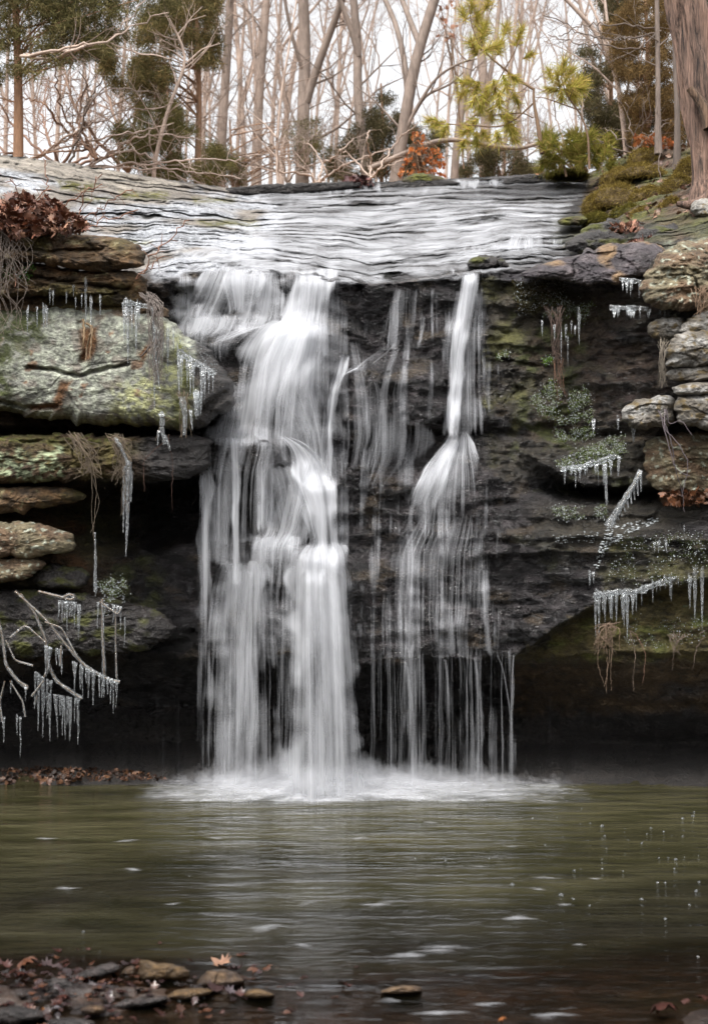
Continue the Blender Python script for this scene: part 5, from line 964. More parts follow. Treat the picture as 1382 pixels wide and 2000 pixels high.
for i, (a, cx_, cy_, rx_, ry_, yy) in enumerate([('tall golden moss cushion nearest the stream edge, at the back', 1215,335,38,20,12.6),('long yellow moss cushion along the top of the right bank', 1255,325,52,14,12.4),('big golden moss cushion in the middle of the right bank', 1210,368,50,24,11.8),
    ('brown-gold moss cushion closest to the waterfall edge', 1168,385,26,20,11.9),('green-tinged moss cushion right of the big golden one', 1275,372,42,20,11.5),('low olive moss cushion above the black ledges', 1235,405,40,15,11.3),('round brown moss cushion with a dead stick beside it', 1262,412,34,18,11.0),
    ('shaggy moss cushion under the slim shaded tree', 1330,350,36,22,11.3),('straw-coloured moss cushion by the root of the cedar', 1318,395,34,22,10.8),('small green moss cushion on the bank near the stalk', 1290,398,26,14,11.1),('flat dark moss cushion at the water margin', 1170,420,28,9,11.3),('thin green moss strip on the crest beside the pine seedling', 1110,332,42,5,14.2),('moss cushion half behind the thin grey tree', 1265,295,36,14,13.2),('pale moss cushion tucked against the cedar trunk', 1352,315,26,18,11.8)]):
    moss(a, cx_, cy_, rx_, ry_, yy, 70 + i, [(.05,.045,.01),(.11,.095,.022),(.18,.15,.04)] if i in (5,9,10,11) else [(.075,.05,.018),(.17,.12,.03),(.30,.23,.07)])

# ================================================================== ICE, ROOTS, SMALL THINGS
def icicle_mesh(seed, k=7, n=12):
    r = np.random.default_rng(seed); z = np.linspace(0, -1, n); rad = (1 - np.abs(z)**1.15) * .5 + .06; rad *= 1 + .22 * fbm(z * 5, seed, 1, 3); rad[-1] = .05
    mb = MB(); q = np.stack([.12 * fbm(z * 1.5, seed, 3, 2) * 1., .12 * fbm(z * 1.5, seed, 7, 2), z], 1); mb.tube(q, rad, k)
    V = np.concatenate(mb.v); 
    me = new_mesh('icicle', V, [np.concatenate(mb.q)], M['ice']); d_ = me.data; bpy.data.objects.remove(me); return d_
ICM = [icicle_mesh(i) for i in range(6)]
def icicles(lst, Y, label, group):
    """hanging icicles: (px, top row, length px, width px)"""
    for x, y, l, w__ in lst:
        o = bpy.data.objects.new('icicle', ICM[rnd.randrange(6)]); COL.objects.link(o); yy = Y if np.isscalar(Y) else float(Dc(x, y)) - .05
        o.location = tuple(P(x, y - 4, yy)); o.scale = (w__ / F * yy, w__ / F * yy, (l + 4) / F * yy); o.rotation_euler = (0, 0, rnd.uniform(0, 6)); tag(o, label, 'icicle', group)
def crust(label, pts, Y, w__=7):
    pts = [(x, y) for x, y in pts]; q = smooth_path([P(x, y - 3, Y) for x, y in pts], 10 * len(pts)); q[:, 2] += .008 * perlin(q[:, 0] * 30, Y, 1.); mb = MB(); mb.tube(q, w__ / 2 / F * Y * (1 + .7 * perlin(q[:, 0] * 22, 3., Y)), 7); tag(mb.build('ice_crust', M['ice'], None, tuple(q[0])), label, 'ice')
def rrow(x0, x1, n, y0, y1, l0, l1, w0=4, w1=7):
    return [((x0 + (x1 - x0) * (i + rnd.uniform(-.5, 1.5)) / n), y0 + (y1 - y0) * i / n + rnd.uniform(-4, 4), l0 + (l1 - l0) * rnd.random()**1.8, rnd.uniform(w0 * .7, w1 * 1.2)) for i in range(n)]
icicles([(243,597,70,8),(250,597,115,8),(258,598,60,6),(266,597,95,8),(272,598,45,5),(300,602,40,4)], 8.92, 'long icicle hanging in front of the upper right of the lichened boulder', 'icicles along the thin slab over the lichened boulder')
icicles([(302,640,160,9),(310,645,110,8),(318,650,60,5),(328,648,80,6),(339,650,40,4)], 8.9, 'thick icicle beside the hanging roots on the lichened boulder', 'icicles by the hanging roots on the boulder')
icicles([(168,556,80,6),(178,590,50,5),(144,560,20,4),(196,580,40,4),(160,578,24,3),(130,575,20,3),(148,585,18,3)], 8.95, 'slim icicle dangling over the top of the lichened boulder from the slab above', 'slim icicles from the slab above the boulder')
icicles([(86,600,45,6),(92,602,38,6),(54,605,50,5),(73,603,38,4),(104,570,28,4),(98,568,28,4)], 8.95, 'short icicle over the dark mossy left part of the lichened boulder', 'short icicles over the mossy left of the boulder')
icicles([(350,690,95,8),(355,700,60,6),(366,708,50,6),(372,712,60,7),(378,715,55,6),(394,722,70,8),(400,725,55,6),(408,730,40,5),(416,735,30,4),(384,770,50,9),(392,772,40,8)], 8.88, 'glassy icicle on the black nose of the boulder beside the falls', 'icicles on the black nose of the boulder')
icicles(rrow(1160,1245,14,1165,1160,30,95,5,9) + rrow(1245,1320,9,1145,1130,15,40,3,6) + [(1346,1128,60,8),(1356,1125,85,9),(1370,1122,110,8),(1310,1145,30,4),(1151,1120,24,6),(1158,1120,20,5)], 8.93, 'icicle hanging from the right-hand overhang above the mossy recess', 'icicles along the right-hand overhang')
icicles(rrow(1212,1250,6,548,552,18,32,4,7) + rrow(1192,1262,9,604,606,14,28,4,8) + [(1288,602,18,4),(1297,602,22,4),(1305,602,16,3)], 9.2, 'short icicle under the sloping slab at the upper right', 'short icicles under the upper right slab')
icicles(rrow(1098,1200,16,915,905,14,40,3,6) + [(1236,835,30,9),(1158,825,24,7),(1206,818,22,6)], 9.2, 'small icicle fringing the iced ferns right of the slender fall', 'small icicles fringing the iced ferns')
icicles([(1130,610,62,7),(1104,640,26,5),(1058,630,28,4),(1082,640,26,5),(1115,632,20,4),(1122,640,16,4),(1095,650,60,3),(1108,660,54,3)], 9.45, 'icicle among the frozen plants on the dark right-hand face', 'icicles among the frozen plants')
icicles([(1335,1032,12,3),(1285,1060,20,5),(1277,1062,18,5),(1300,1058,22,5)], 8.85, 'tiny icicle on the wet ledge at the right', 'tiny icicles on the right ledge')

crust('thick clear ice crust along the right-hand overhang where its icicles start', [(1158,1166),(1200,1160),(1245,1158),(1290,1140),(1320,1132)], 8.96, 12)
crust('clear ice crust at the top of the long icicles on the lichened boulder', [(238,597),(255,594),(272,598),(300,604)], 8.94, 10)
crust('ice crust running over the shoulder of the black boulder nose', [(345,690),(365,700),(385,712),(402,722),(420,735)], 8.92, 12)
crust('thin ice crust under the sloping slab at the upper right', [(1208,548),(1230,550),(1252,553)], 9.22, 8)
crust('ice crust on the small ledge of the upper right slab, lower of two', [(1190,604),(1225,603),(1264,606)], 9.22, 9)
crust('bulging ice crust along the lip of the iced fern bank', [(1095,918),(1130,916),(1165,905),(1205,893)], 9.24, 10)

# frosted low plants on the dark face: leaf rosettes with ice-white drops
def herbs(label, poly, seed, n, cols=((.05,.08,.015),(.12,.15,.03),(.45,.50,.42)), size=.03, Y=None, name='iced_fern', cat='plant'):
    r = np.random.default_rng(seed); poly = np.asarray(poly, float); q = r.uniform(poly.min(0), poly.max(0), (n * 5, 2)); q = q[inpoly(q[:, 0], q[:, 1], poly)][:n]
    yy = (Dc(q[:, 0], q[:, 1]) - .05 - r.uniform(0, .05, len(q))) if Y is None else Y + r.uniform(-.04, .04, len(q)); c = P(q[:, 0], q[:, 1], yy)
    c = c[fbm(c[:, 0] * 9, c[:, 2] * 9, seed, 2) > -.12]; v, f, cc = sprays(c, size * .72, 6, .16, cols, .5, .2, (np.tile([[0, -1, .1]], (len(c), 1)), .35), seed); og = tuple(c.mean(0)); t = thing(name, label, cat, og); mb = MB(); mb.add(v, t=f, c=cc); mb.build('leaves', M['needle'], t, og, smooth=False)
    ib = MB(); 
    for p_ in np.concatenate([c, c + r.normal(size=c.shape) * .02]):
        s_ = r.uniform(.0012, .0048) * r.uniform(.5, 1.3); oc = np.array([(1,0,0),(0,1,0),(-1,0,0),(0,-1,0),(0,0,1.),(0,0,-1.3)]) * s_ + p_ + r.normal(size=3) * .012 + np.array([0, -.015, 0]); ib.add(oc, t=[(0,1,4),(1,2,4),(2,3,4),(3,0,4),(1,0,5),(2,1,5),(3,2,5),(0,3,5)])
    tag(ib.build('ice_drops', M['frost'], t, og), kind='stuff')
m, t_, N_, L_ = mat_new('frosted ice'); p_ = nd(t_, 'ShaderNodeBsdfPrincipled'); p_.inputs['Base Color'].default_value = (.62, .66, .68, 1); p_.inputs['Roughness'].default_value = .12; o_ = nd(t_, 'ShaderNodeOutputMaterial'); L_.new(p_.outputs[0], o_.inputs[0]); M['frost'] = m; p_.inputs['Base Color'].default_value = (.42, .45, .46, 1)
herbs('clump of ferns glazed with ice on the dark face, left of a pair', [(1045,745),(1080,740),(1095,770),(1085,820),(1050,810),(1035,775)], 81, 230)
herbs('wide clump of ferns glazed with ice on the dark face, right of a pair', [(1095,780),(1140,750),(1160,800),(1150,825),(1085,828)], 82, 260)
herbs('flat band of ice-coated leaves on the ledge under the paired ferns', [(1070,838),(1150,836),(1165,850),(1150,862),(1080,860)], 83, 170)
herbs('largest bank of iced ferns spilling over the ledge, dripping icicles', [(1085,905),(1130,880),(1180,860),(1215,850),(1220,880),(1180,905),(1110,925)], 84, 420)
herbs('iced tuft of plants high on the dark right face with hanging stems', [(1060,590),(1080,578),(1110,590),(1120,610),(1100,625),(1062,615)], 85, 150)
herbs('sparse iced sprigs beside the high tuft on the right face', [(1115,600),(1160,590),(1165,615),(1130,635)], 86, 90)
herbs('small green iced sprig near the slender fall', [(968,690),(990,685),(995,700),(975,708)], 87, 40)
herbs('bright green little fern in the middle of the right face', [(1062,700),(1078,698),(1076,710),(1064,710)], 88, 30, cols=((.10,.20,.02),(.18,.32,.04)))
herbs('beaded icy moss on the shadowed shelf at the right', [(1075,990),(1180,985),(1190,1010),(1090,1015)], 89, 170, size=.02)
herbs('icy moss patch on the left above the cave, over the hanging ice', [(190,1140),(240,1125),(250,1150),(210,1175)], 90, 150, size=.02, Y=9.35)
herbs('green leaves of a small vine at the far left of the second slab', [(-10,500),(60,505),(70,545),(0,550)], 91, 60, cols=((.03,.06,.015),(.06,.11,.03)), size=.045, Y=8.93, name='creeping_vine')
herbs('dark scaly liverwort over the wet overhang at the right', [(1170,1050),(1380,1040),(1380,1130),(1190,1150)], 92, 420, cols=((.03,.04,.01),(.06,.075,.02)), size=.022, name='liverwort')
herbs('pale lichen rosettes on the mossy recess wall at the right', [(1215,1215),(1375,1200),(1375,1260),(1225,1265)], 93, 160, cols=((.10,.13,.04),(.25,.29,.15)), size=.018, name='lichen_patch', cat='lichen')
herbs('curtain of dark moss and stems hanging left of the upper right slab', [(1000,545),(1110,545),(1105,600),(1010,610)], 94, 260, cols=((.03,.025,.015),(.06,.05,.02)), size=.04, name='hanging_moss', cat='moss')

# roots and dry grass hanging from the ledges
def roots(label, origin, ends, Y, w=1.6, col=(.20,.12,.06,.8), name='hanging_roots', cat='roots', ice=None, wob=.004, icegrp=None):
    b0 = P(*origin, Y); og = tuple(b0); mb = MB()
    for e in ends:
        pts = [b0 + rng.normal(size=3) * (.035, .02, .01)] + [P(x, y, Y - .06 * rnd.random()) for x, y in e]; q = smooth_path(pts, 5 * len(pts)); q[1:] += rng.normal(size=(len(q) - 1, 3)) * wob * .5; mb.tube(q, np.linspace(w, w * .5, len(q)) / 2 / F * Y * .75, 4, c=np.array((*(np.array(col[:3]) * (.55, .68, .9) * rnd.uniform(.6, 1.25)), .8)))
    t = thing(name, label, cat, b0); mb.build('strands', M['twig'], t, og)
    if ice:
        ib = MB()
        for pth, w0, w1 in ice:
            q = smooth_path([P(x, y, Y - .04) for x, y in pth], 6 * len(pth)); rr_ = np.linspace(w0, w1, len(q)) / 2 / F * Y; rr_ = rr_ * (1 + .35 * perlin(q[:, 2] * 35, q[:, 0] * 35, Y)); ib.tube(q, rr_, 6)
        ib.build('ice_coating', M['ice'], t, og)
    return t
def fanends(x0, x1, n, ys, drift=6):
    return [[(x0 + (x1 - x0) * rnd.random() + rnd.uniform(-drift, drift) * j * .4, y + rnd.uniform(-12, 12)) for j, y in enumerate(ys)] for _ in range(n)]
roots('thick bunch of tan dead grass draped over the right end of the lichened boulder', (288,575), fanends(285,325,36,(600,650,700,745)), 8.85, 2.0, (.27,.18,.12,.8), ice=[([(297,600),(305,700),(312,760)], 5, 2)])
roots('straw-coloured roots spilling from the ledge below the boulder', (140,848), fanends(140,200,20,(880,915,925)) + [[(175,900),(182,960),(178,1000),(184,1050),(186,1090)], [(170,900),(186,950),(196,980),(184,1020),(178,1040)], [(180,900),(190,960),(184,1010),(186,1080)]], 9.05, 2.2, ice=[([(186,1040),(187,1100),(186,1130),(187,1155)], 3, 8), ([(187,1140),(187,1165)], 8, 1)])
roots('iced root bundle ending in one long icicle over the dark recess', (222,850), fanends(215,262,26,(870,900,935)) + fanends(238,256,8,(900,960,1000)), 9.0, 2.0, ice=[([(225,855),(240,880),(250,905)], 9, 7), ([(252,900),(250,960),(249,1020),(246,1087)], 14, 2), ([(243,910),(242,980),(241,1040)], 7, 2), ([(258,920),(256,980)], 6, 2)])
roots('single long reddish root drooping beside the falls', (318,850), [[(330,870),(338,900),(336,950),(337,1000)], [(325,860),(300,880),(280,900),(282,960)]], 9.05, 1.8, (.16,.06,.03,.6))
roots('knobbly iced twig perched on the ledge left of the falls', (318,815), [[(316,830),(322,860)], [(310,840),(305,860)], [(340,820),(345,818)]], 9.0, 2, ice=[([(312,805),(318,812),(316,835),(322,868)], 12, 8), ([(322,850),(330,870),(332,880)], 9, 3), ([(310,840),(308,870)], 5, 2)])
roots('frozen clump of grass hanging in front of the black boulder nose', (352,765), fanends(350,372,14,(790,820,850)), 8.9, 1.6, ice=[([(355,775),(362,810),(360,850)], 16, 6), ([(372,800),(376,840)], 7, 2), ([(383,765),(384,800),(385,812)], 14, 10)])
roots('hanging beard of thin roots under the right-hand overhang', (1190,1220), [[(1155 + rnd.uniform(0, 58), 1222 + rnd.uniform(0, 8)), (1155 + rnd.uniform(0, 55), 1262 + rnd.uniform(-10, 20))] for _ in range(26)] + [[(1182,1240),(1185,1300),(1183,1355)], [(1192,1240),(1188,1300),(1180,1340)], [(1168,1240),(1166,1300),(1178,1335)], [(1196,1240),(1192,1300),(1193,1350)]], 8.95, 1.8, (.26,.14,.07,.8))
roots('lone crooked root hanging right of the root beard', (1235,1235), [[(1238,1270),(1240,1290),(1235,1320),(1236,1350)], [(1228,1230),(1232,1260)]], 8.95, 1.6, (.24,.14,.08,.8))
roots('short curved root with a hooked tip under the right overhang', (1250,1240), [[(1258,1270),(1260,1290),(1254,1335)]], 8.95, 1.6, (.24,.10,.05,.8))
roots('small tassel of tan roots near the right edge under the overhang', (1318,1238), fanends(1303,1328,12,(1250,1270)) + [[(1314,1270),(1312,1310)]], 8.9, 1.6, (.24,.14,.08,.8))
roots('thin root curling below the rightmost icicles', (1372,1240), [[(1360,1262),(1354,1290),(1352,1312)], [(1378,1230),(1382,1220)]], 8.9, 1.8, (.26,.15,.09,.8))
roots('fine iced root fringe on the right-hand stack of stones', (1296,665), fanends(1284,1302,16,(690,720,750)), 8.85, 1.5, (.28,.19,.11,.8))
roots('pale brown vine trailing down past the mossy block at the right', (1298,800), [[(1300,830),(1312,870),(1318,920),(1332,960),(1334,1000)], [(1296,840),(1320,860),(1345,905),(1330,970)], [(1305,830),(1330,820),(1350,850)], [(1318,920),(1345,930)]], 8.8, 3.2, (.17,.11,.09,.7), name='trailing_vine', cat='vine')
roots('dry tan grass tuft at the right edge under the lichened boulder', (1378,560), fanends(1355,1395,22,(585,612)), 8.8, 1.8, (.33,.17,.08,.8), name='grass_tuft', cat='grass')
roots('brown stems hanging from the high iced tuft on the right face', (1085,600), fanends(1075,1098,16,(640,680,705)), 9.5, 1.6, (.14,.07,.04,.6))
roots('rusty drooping stems between the paired iced ferns', (1090,700), fanends(1082,1108,8,(740,770)), 9.5, 1.6, (.22,.09,.04,.6))
roots('mess of dry stems trailing over the far left of the mossy slabs', (8,450), fanends(-20,75,16,(480,520,560)) + fanends(-20,60,14,(560,610,650)), 8.85, 1.7, (.25,.16,.10,.8))
roots('twisted brown root stub stuck to the middle of the lichened boulder', (172,632), [[(176,655),(170,680),(168,705)], [(165,640),(164,665),(163,680)], [(182,640),(178,668),(176,700)]], 8.95, 7, (.28,.15,.06,.8))
roots('short dark root stub on the right of the lichened boulder', (294,665), [[(288,682),(276,696)]], 8.95, 9, (.10,.055,.03,.8))
# ice-sheathed twig fan leaning against the right ledge
t = roots('broken branch sheathed in a fin of ice, leaning on the right-hand ledge', (1250,920), [[(1235,950),(1212,985),(1188,1025)]], 8.95, 4, (.40,.28,.16,.5), name='iced_branch', cat='branch', ice=[([(1250,918),(1236,948),(1212,985),(1186,1028)], 9, 16)] + [([(1250 - i * 7, 925 + i * 10.5), (1251 - i * 6.2, 960 + i * 8)], 6, 3) for i in range(9)] + [([(1180,905),(1182,940),(1184,985)], 9, 4), ([(1208,890),(1206,930)], 8, 3)])
# ice glaze splashed on the ledge beneath it
def glaze(label, pts, Y=None, seed=1, n=120, s0=.008, s1=.02):
    s0, s1 = s0 * .5, s1 * .55
    r = np.random.default_rng(seed); poly = np.asarray(pts, float); q = r.uniform(poly.min(0), poly.max(0), (n * 6, 2)); q = q[inpoly(q[:, 0], q[:, 1], poly)][:n]; mb = MB()
    for x, y in q:
        c = P(x, y, (float(Dc(x, y)) if Y is None else Y) - .02); s_ = r.uniform(s0, s1); th = np.arange(7) / 7 * 2 * np.pi; rr_ = s_ * r.uniform(.6, 1.3, 7)
        ring = c + np.stack([np.cos(th) * rr_ * 1.8, np.full(7, .012), np.sin(th) * rr_ * .6], 1); mb.add(np.concatenate([ring, [c - (0, .006, 0)]]), t=[(i, (i + 1) % 7, 7) for i in range(7)])
    return tag(mb.build('ice_glaze', M['frost'], None, tuple(P(*poly.mean(0), 9.2))), label, 'ice', kind='stuff')
glaze('lumpy white ice glaze on the right ledge under the leaning iced branch', [(1160,1100),(1185,1030),(1280,1010),(1290,1018),(1220,1045),(1180,1080),(1165,1112)], None, 5, 200, .005, .014)
glaze('bright frozen splashes on the grey shelf below the slender fall fan at the right', [(1080,1045),(1170,1035),(1165,1060),(1085,1062)], None, 6, 60, .004, .010)
glaze('frozen spray beads on the black nose of the lichened boulder', [(340,655),(400,680),(430,720),(405,740),(350,690)], 9.03, 7, 130, .004, .009)
glaze('ice beads along the mossy left wall over the cave', [(195,1140),(250,1130),(240,1200),(205,1210)], 9.4, 8, 90, .004, .009)

# iced drooping branches at the lower left
def iced(label, main, subs, drops, Y, w=5):
    og = P(*main[0], Y); t = thing('iced_branch', label, 'branch', og); o3 = tuple(og); mb = MB(); ib = MB()
    for i, pp in enumerate([main] + subs):
        q = smooth_path([P(x, y, Y - .03 * i) for x, y in pp], 7 * len(pp)); wi = w if i == 0 else w * .6
        mb.tube(q, np.linspace(wi * .5, wi * .28, len(q)) / F * Y * .6, 5, c=(.20,.12,.06,.6)); ib.tube(q, np.linspace(wi * .55, wi * .8, len(q)) / F * Y * .62 * (1 + .3 * perlin(q[:, 0] * 40, q[:, 2] * 40, 1)), 7)
    mb.build('wood', M['twig'], t, o3); ib.build('ice_coating', M['ice'], t, o3)
    for x, y, l, w_ in drops:
        q = np.stack([P(x + dx_, y + l * s_, Y - .04) for s_, dx_ in zip(np.linspace(0, 1, 7), np.cumsum(rng.uniform(-1, .8, 7)))]); d1 = MB(); d1.tube(q, np.linspace(w_, 1.2, 7) / 2 / F * Y * (1 + .3 * rng.uniform(-1, 1, 7)), 6); d1.build('icicle', M['ice'], t, o3)
def along(p0, p1, n, l0, l1, w0=4, w1=7):
    return [(p0[0] + (p1[0] - p0[0]) * (i + rnd.random()) / n, p0[1] + (p1[1] - p0[1]) * (i + .5) / n, rnd.uniform(l0, l1), rnd.uniform(w0, w1)) for i in range(n)]
iced('iced branch reaching right with a comb of icicles, lower left', [(30,1155),(90,1210),(130,1260),(165,1300),(205,1325),(234,1332)], [[(88,1215),(120,1225),(150,1280)]], along((140,1290),(232,1332),15,30,70,4,7) , 8.75, 8)
iced('iced branch hanging nearly straight down with long fringes of icicles, lower left', [(40,1160),(70,1200),(90,1250),(95,1300),(110,1330),(160,1365)], [[(95,1300),(80,1340),(68,1375)], [(90,1255),(50,1220),(20,1245)], [(85,1330),(62,1360)], [(120,1260),(118,1300)]], along((70,1350),(160,1365),17,30,95,4,7) + along((68,1310),(100,1330),7,60,120,4,6) + along((85,1260),(125,1270),6,30,70,5,8), 8.8, 9)
iced('iced twig crossing the left edge with drooping knobbed tips', [(-10,1180),(5,1240),(12,1300),(35,1330),(55,1345)], [[(12,1250),(30,1290),(65,1300)], [(20,1330),(45,1370),(50,1400)], [(10,1330),(0,1370),(5,1410)], [(35,1330),(55,1340)]], [(40,1400,80,5),(34,1395,40,5),(8,1400,50,6),(50,1340,30,4),(22,1330,24,4)], 8.7, 8)
iced('curl of clear ice around a bent twig above the iced branches', [(75,1155),(115,1165),(140,1172),(148,1165),(138,1160),(120,1168)], [], along((115,1172),(150,1176),7,18,60,4,6) + [(155,1180,70,9)], 8.9, 8)
iced('pair of beaded ice columns dropping to the tip of the right-reaching branch', [(200,1170),(200,1230),(203,1290),(204,1320)], [[(226,1190),(226,1250),(228,1325)], [(195,1175),(230,1200),(236,1190)]], along((190,1175),(240,1185),6,20,60,4,7) + [(244,1205,60,4)], 8.9, 8)

# shallow foreground: stones, leaves
def cf_f(base, alt, rgh):
    def f(U, V, W):
        a = fbm(W[...,0]*12, W[...,2]*20, W[...,1]*9, 4); return mixc(base, alt, sstep(-.2,.3,a)), np.full(U.shape, rgh)
    return f
TANW = cf_f((.065,.038,.015), (.12,.072,.03), .35); DKW = cf_f((.020,.017,.016), (.055,.045,.042), .22); BRW = cf_f((.05,.03,.018), (.12,.075,.04), .28)
for lb, ol, cf in [('blocky tan stone with a sharp top edge in the shallows', [(268,1905),(270,1875),(275,1872),(320,1880),(372,1890),(365,1904),(300,1908)], TANW),
    ('long grey-brown wet stone left of the tan stone', [(130,1902),(165,1892),(215,1878),(232,1882),(236,1894),(200,1902),(150,1908)], DKW),
    ('small wet lump between the grey stone and the tan stone', [(236,1892),(252,1882),(268,1886),(266,1896),(240,1898)], BRW),
    ('low dark pointed stone on the left in front of the grey one', [(88,1918),(100,1906),(130,1910),(162,1920),(150,1926),(100,1926)], DKW),
    ('wet rounded stone under the upturned pale leaf', [(382,1914),(395,1897),(430,1892),(470,1900),(482,1912),(440,1922),(395,1920)], BRW),
    ('flat orange-brown stone in front of the leaf-topped stone', [(320,1938),(350,1930),(400,1928),(420,1936),(380,1944),(340,1945)], TANW),
    ('flat tan stone right of the purplish leaves', [(470,1936),(490,1928),(520,1932),(545,1938),(500,1943)], TANW),
    ('big flat dark stone at the lower left corner', [(-30,1968),(40,1962),(80,1970),(90,1982),(40,1990),(-30,1992)], DKW),
    ('mottled grey-green stone at the bottom edge', [(90,1995),(120,1984),(180,1988),(190,2002),(140,2012),(85,2010)], DKW),
    ('small pale wet stone near the bottom, by the leaf cluster', [(155,1968),(185,1960),(206,1964),(205,1972),(170,1976)], BRW),
    ('thin shiny flat stone with water sliding over it', [(215,1954),(260,1946),(320,1944),(335,1950),(290,1958),(225,1962)], DKW),
    ('brown stone edge barely breaking the water at centre right', [(735,1929),(770,1922),(822,1924),(828,1931),(760,1934)], BRW)]:
    yv = max(q[1] for q in ol); ym = sum(q[1] for q in ol) / len(ol); ol = [(x * 1., y + (9 if y > ym else 1.5)) for x, y in ol]
    o = rock('wet_stone', lb, ol, float(Ywater(yv - 3)), .10, .22, cf, .012, nr=22, cat='stone', p=4)
def leaf(label, x, y, sz, col, seed, up=.4, group=None, zup=.01):
    r = np.random.default_rng(seed); yy = float(Ywater(y)); c = P(x, y, yy) + np.array([0, 0, zup]); mb = MB(); s_ = sz / F * yy
    best = None
    for tr in range(12):
        v, f = leaf_tris(c, s_, r, 1.1, up)
        h_ = np.ptp(v[:, 2]) / s_
        if best is None or abs(h_ - .5) < best[0]: best = (abs(h_ - .5), v, f)
    v, f = best[1:]; v[:, 2] += max(0, .003 - v[:, 2].min()) * .8; mb.add(v, t=f, c=(*col, .3)); st = MB()
    return tag(mb.build('dead_leaf', M['leaf'], None, tuple(c), smooth=False), label, 'leaf', group)
R1, R2, R3, R4 = (.045,.016,.012), (.12,.05,.025), (.035,.02,.02), (.075,.03,.016)
for i, a in enumerate([('upturned tan oak leaf crowning the wet round stone', 432,1888,46,(.20,.11,.07)),('dark purple leaf folded right of the upturned tan leaf', 462,1900,40,R3),('small brown leaf tip right of the purple folded leaf', 495,1902,26,R4),
    ('purplish leaf lying in front of the flat orange-brown stone', 420,1938,44,R3),('silvery wet leaf beside the purplish leaf', 452,1945,36,(.07,.055,.06)),('leaf standing on edge by the silvery leaf', 470,1948,28,R1),
    ('large brown curled leaf at the upper left of the shallows', 48,1895,56,R4),('dark curled leaf beside the large brown curled one', 95,1892,36,R3),('reddish leaf at the left frame edge by the curled leaves', 8,1890,34,R1),('blackish leaf tip poking up between curled leaves', 70,1885,26,R3),
    ('glossy dark leaf right of the curled leaves', 118,1893,22,R3),('flat submerged leaf below the curled leaves', 40,1912,34,R1),
    ('bright orange-brown leaf among the cluster at the lower left', 90,1980,26,(.18,.07,.02)),('pinkish leaf left of the bright orange-brown one', 62,1982,28,(.15,.06,.035)),('dark red leaf above the orange-brown one', 112,1968,30,R1),('long red leaf blade in the lower left cluster', 128,1956,34,R1),('grey wet leaf right of the lower left cluster', 108,1975,24,(.08,.07,.075)),
    ('pointed dark leaf sticking up at the left edge', 15,1958,24,R1),('little leaf floating near the bubble at the left', 135,1935,24,R4),('small silvery leaf near the floating bubble', 180,1932,26,(.06,.05,.05)),
    ('dark seed-like leaf scrap by the tan stone', 370,1880,14,R1),('leaf scrap afloat on its own at the centre', 678,1932,22,R1),('leaf scrap left of the lone central one', 585,1948,20,R1),('tiny leaf scrap afloat at the left centre', 172,1860,14,R1),('tiny leaf scrap next to the other floating one', 150,1860,12,R1),
    ('big dark red leaf hump at the lower right corner', 1292,1985,66,R1),('leaf at the right edge above the big red hump', 1372,1958,34,R1),('small leaf left of the one at the right edge', 1335,1962,22,R1),
    ('orange leaf bit at the bottom centre right', 980,1996,22,(.20,.07,.02)),('small red leaf tip at the bottom edge', 262,1996,26,R1),('second small red leaf tip at the bottom edge', 218,1996,18,R4),('brown leaf drifting beside the flat tan stone', 325,1914,22,R4)]):
    leaf(a[0], a[1], a[2], a[3], a[4], 200 + i, .3)
mbw = MB(); rw = np.random.default_rng(96)
for _ in range(420):
    xw = rw.normal(-1.15, .48); yw = rw.normal(4.98, .2); v_w, f_w = leaf_tris(np.array([xw, yw, -.002 + .02 * np.exp(-((xw + 1.15)**2 / .5 + (yw - 4.95)**2 / .06)) + rw.uniform(0, .012)]), .045 * rw.uniform(.5, 1.3), rw, .5, .75); mbw.add(v_w, t=f_w, c=(*(np.array([R1, R3, R4, (.02,.014,.012)][rw.integers(0, 4)]) * rw.uniform(.35, .85)), .25))
tag(mbw.build('wet_leaves', M['leaf'], None, (-1.15, 4.98, 0), smooth=False), 'mat of sodden dark leaves lying in the lower left shallows', 'leaves', kind='stuff')
# bubbles and rings where drops strike
bm = bmesh.new(); bmesh.ops.create_uvsphere(bm, u_segments=14, v_segments=8, radius=1); me_b = bpy.data.meshes.new('bubble'); bm.to_mesh(me_b); bm.free(); me_b.materials.append(M['ice'])
for p__ in me_b.polygons: p__.use_smooth = True
bub = [(1000,1730,11),(1095,1750,12),(1118,1757,7),(1120,1702,8),(1175,1698,6),(1252,1758,9),(1283,1725,7),(1298,1725,5),(1298,1796,8),(1364,1724,7),(1358,1742,9),(1345,1768,6),(1316,1698,6),(1318,1680,8),(1175,1615,9),(1180,1634,6),(1270,1618,6),(1352,1595,8),(1332,1600,8),(1252,1648,6),(955,1678,5),(870,1682,6),(866,1675,4),(882,1710,4),(810,1678,4),(744,1740,4),(1150,1770,6),(163,1822,9),(165,1944,8),(195,1860,4),(1362,1870,7),(1001,1590,4),(1135,1580,4),(370,1712,4),(212,1752,4),(350,1956,6),(398,1950,6),(694,1708,4)]
for i in range(34): bub.append((1382 - abs(rnd.gauss(0, 1)) * 190, 1570 + abs(rnd.gauss(0, 1)) * 60 + 10, rnd.uniform(2.5, 5)))
for i, (x, y, w__) in enumerate(bub):
    if x > 1400 or x < 0: continue
    o = bpy.data.objects.new('water_bubble', me_b); COL.objects.link(o); yy = float(Ywater(y)); s__ = w__ * .42 / F * yy; c = P(x, y, yy); o.location = (c[0], c[1], s__ * .35); o.scale = (s__, s__, s__ * .9)
    tag(o, 'small clear bubble floating on the green pool where drops fall', 'bubble', 'bubbles floating on the pool')
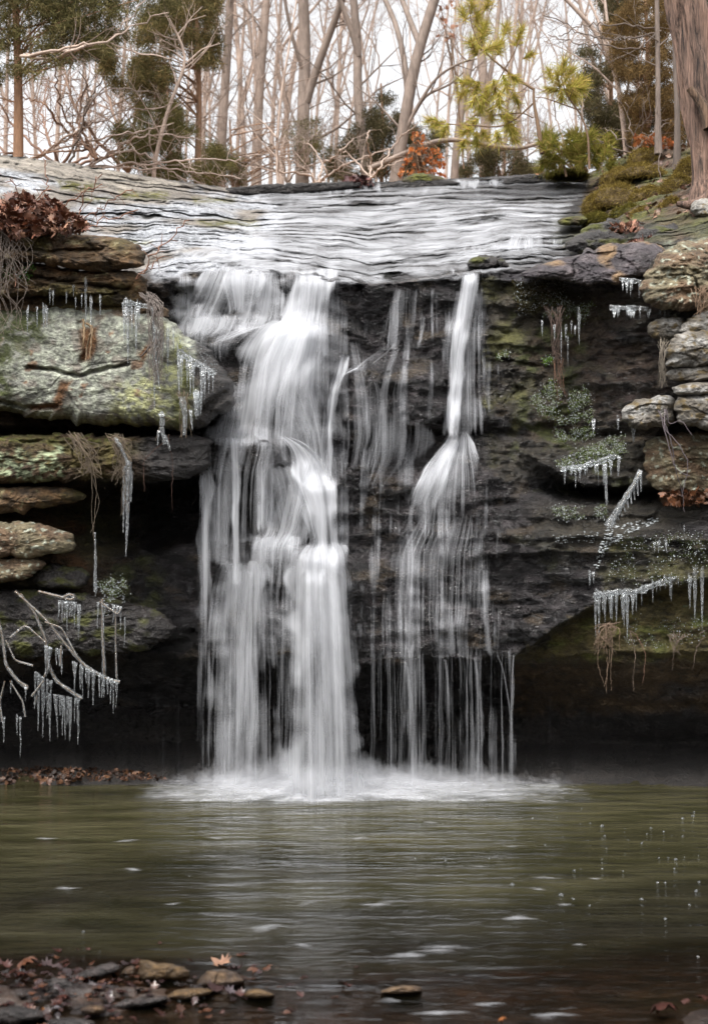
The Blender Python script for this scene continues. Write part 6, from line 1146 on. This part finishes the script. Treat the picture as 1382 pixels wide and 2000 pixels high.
# slicks of foam drifting on the ripples
r = np.random.default_rng(99); fl = MB
for i, (x, y, w__, h__) in enumerate([(740,1770,95,14),(1010,1798,90,14),(1060,1718,80,8),(1050,1740,50,6),(1160,1718,40,5),(600,1765,70,8),(520,1815,90,18),(860,1858,170,18),(800,1872,110,14),(260,1702,60,8),(130,1737,70,8),(1100,1768,50,6),(340,1768,50,6),(250,1645,70,7),(1130,1850,50,6),(420,1640,60,5),(560,1690,50,5),(940,1695,60,5),(1000,1655,60,5),(700,1640,60,6),(480,1600,70,6),(840,1610,60,6),(620,1620,60,5),(90,1640,60,5),(950,1965,80,8),(1080,1985,160,18),(860,1985,180,12),(760,1958,60,8),(590,1850,60,8)]):
    yy = float(Ywater(y)); c = P(x, y, yy); nx, ny = 24, 12; a_, b_ = np.meshgrid(np.linspace(-1, 1, nx), np.linspace(-1, 1, ny)); rx = w__ * .6 / F * yy; ry = h__ * .75 / F * yy / (HC / yy)
    V3 = np.stack([c[0] + a_ * rx, c[1] + b_ * ry + .3 * ry * np.sin(a_ * 3 + i), .006 + .004 * np.cos(a_ * 1.5) * np.cos(b_ * 1.5)], -1)
    dn_ = np.clip(1 - np.hypot(a_ * (1 + .3 * perlin(a_ * 2, b_ * 2, i)), b_), 0, 1) * .60
    o = new_mesh('foam_slick', V3.reshape(-1, 3), [grid_faces(ny, nx)], M['foam'], None, tuple(c), uv=np.stack([V3[..., 0] * .5, V3[..., 1] * 1.6], -1).reshape(-1, 2), dens=dn_); tag(o, 'thin pale slick of foam drifting on the dark ripples', 'foam', 'foam slicks on the pool')

# labels that single out the members of a row, counted from the left (icicles) or from the viewer (slicks)
OW = ['first','second','third','fourth','fifth','sixth','seventh','eighth','ninth','tenth','eleventh','twelfth','thirteenth','fourteenth','fifteenth','sixteenth','seventeenth','eighteenth','nineteenth','twentieth']
ow = lambda n: OW[n] if n < 20 else ('twenty-' + OW[n - 20] if n < 29 else 'last')
byg = {}
for o in COL.objects:
    if o.get('category') in ('icicle', 'foam') and o.get('group'): byg.setdefault(o['group'], []).append(o)
for g, os_ in byg.items():
    ic = os_[0]['category'] == 'icicle'
    os_.sort(key=lambda o: o.location.x if ic else o.location.y)
    Ls = sorted(o.scale.z for o in os_)
    for i, o in enumerate(os_):
        if ic:
            ln = 'long' if o.scale.z > Ls[len(Ls) * 2 // 3] else ('short' if o.scale.z < Ls[len(Ls) // 3] else 'medium')
            o['label'] = ('%s, %s %s from left' % (g.replace('icicles', ln + ' icicle', 1), 'the', ow(i)))
        else: o['label'] = 'pale foam slick on the pool, %s counted from the near shore' % ow(i)
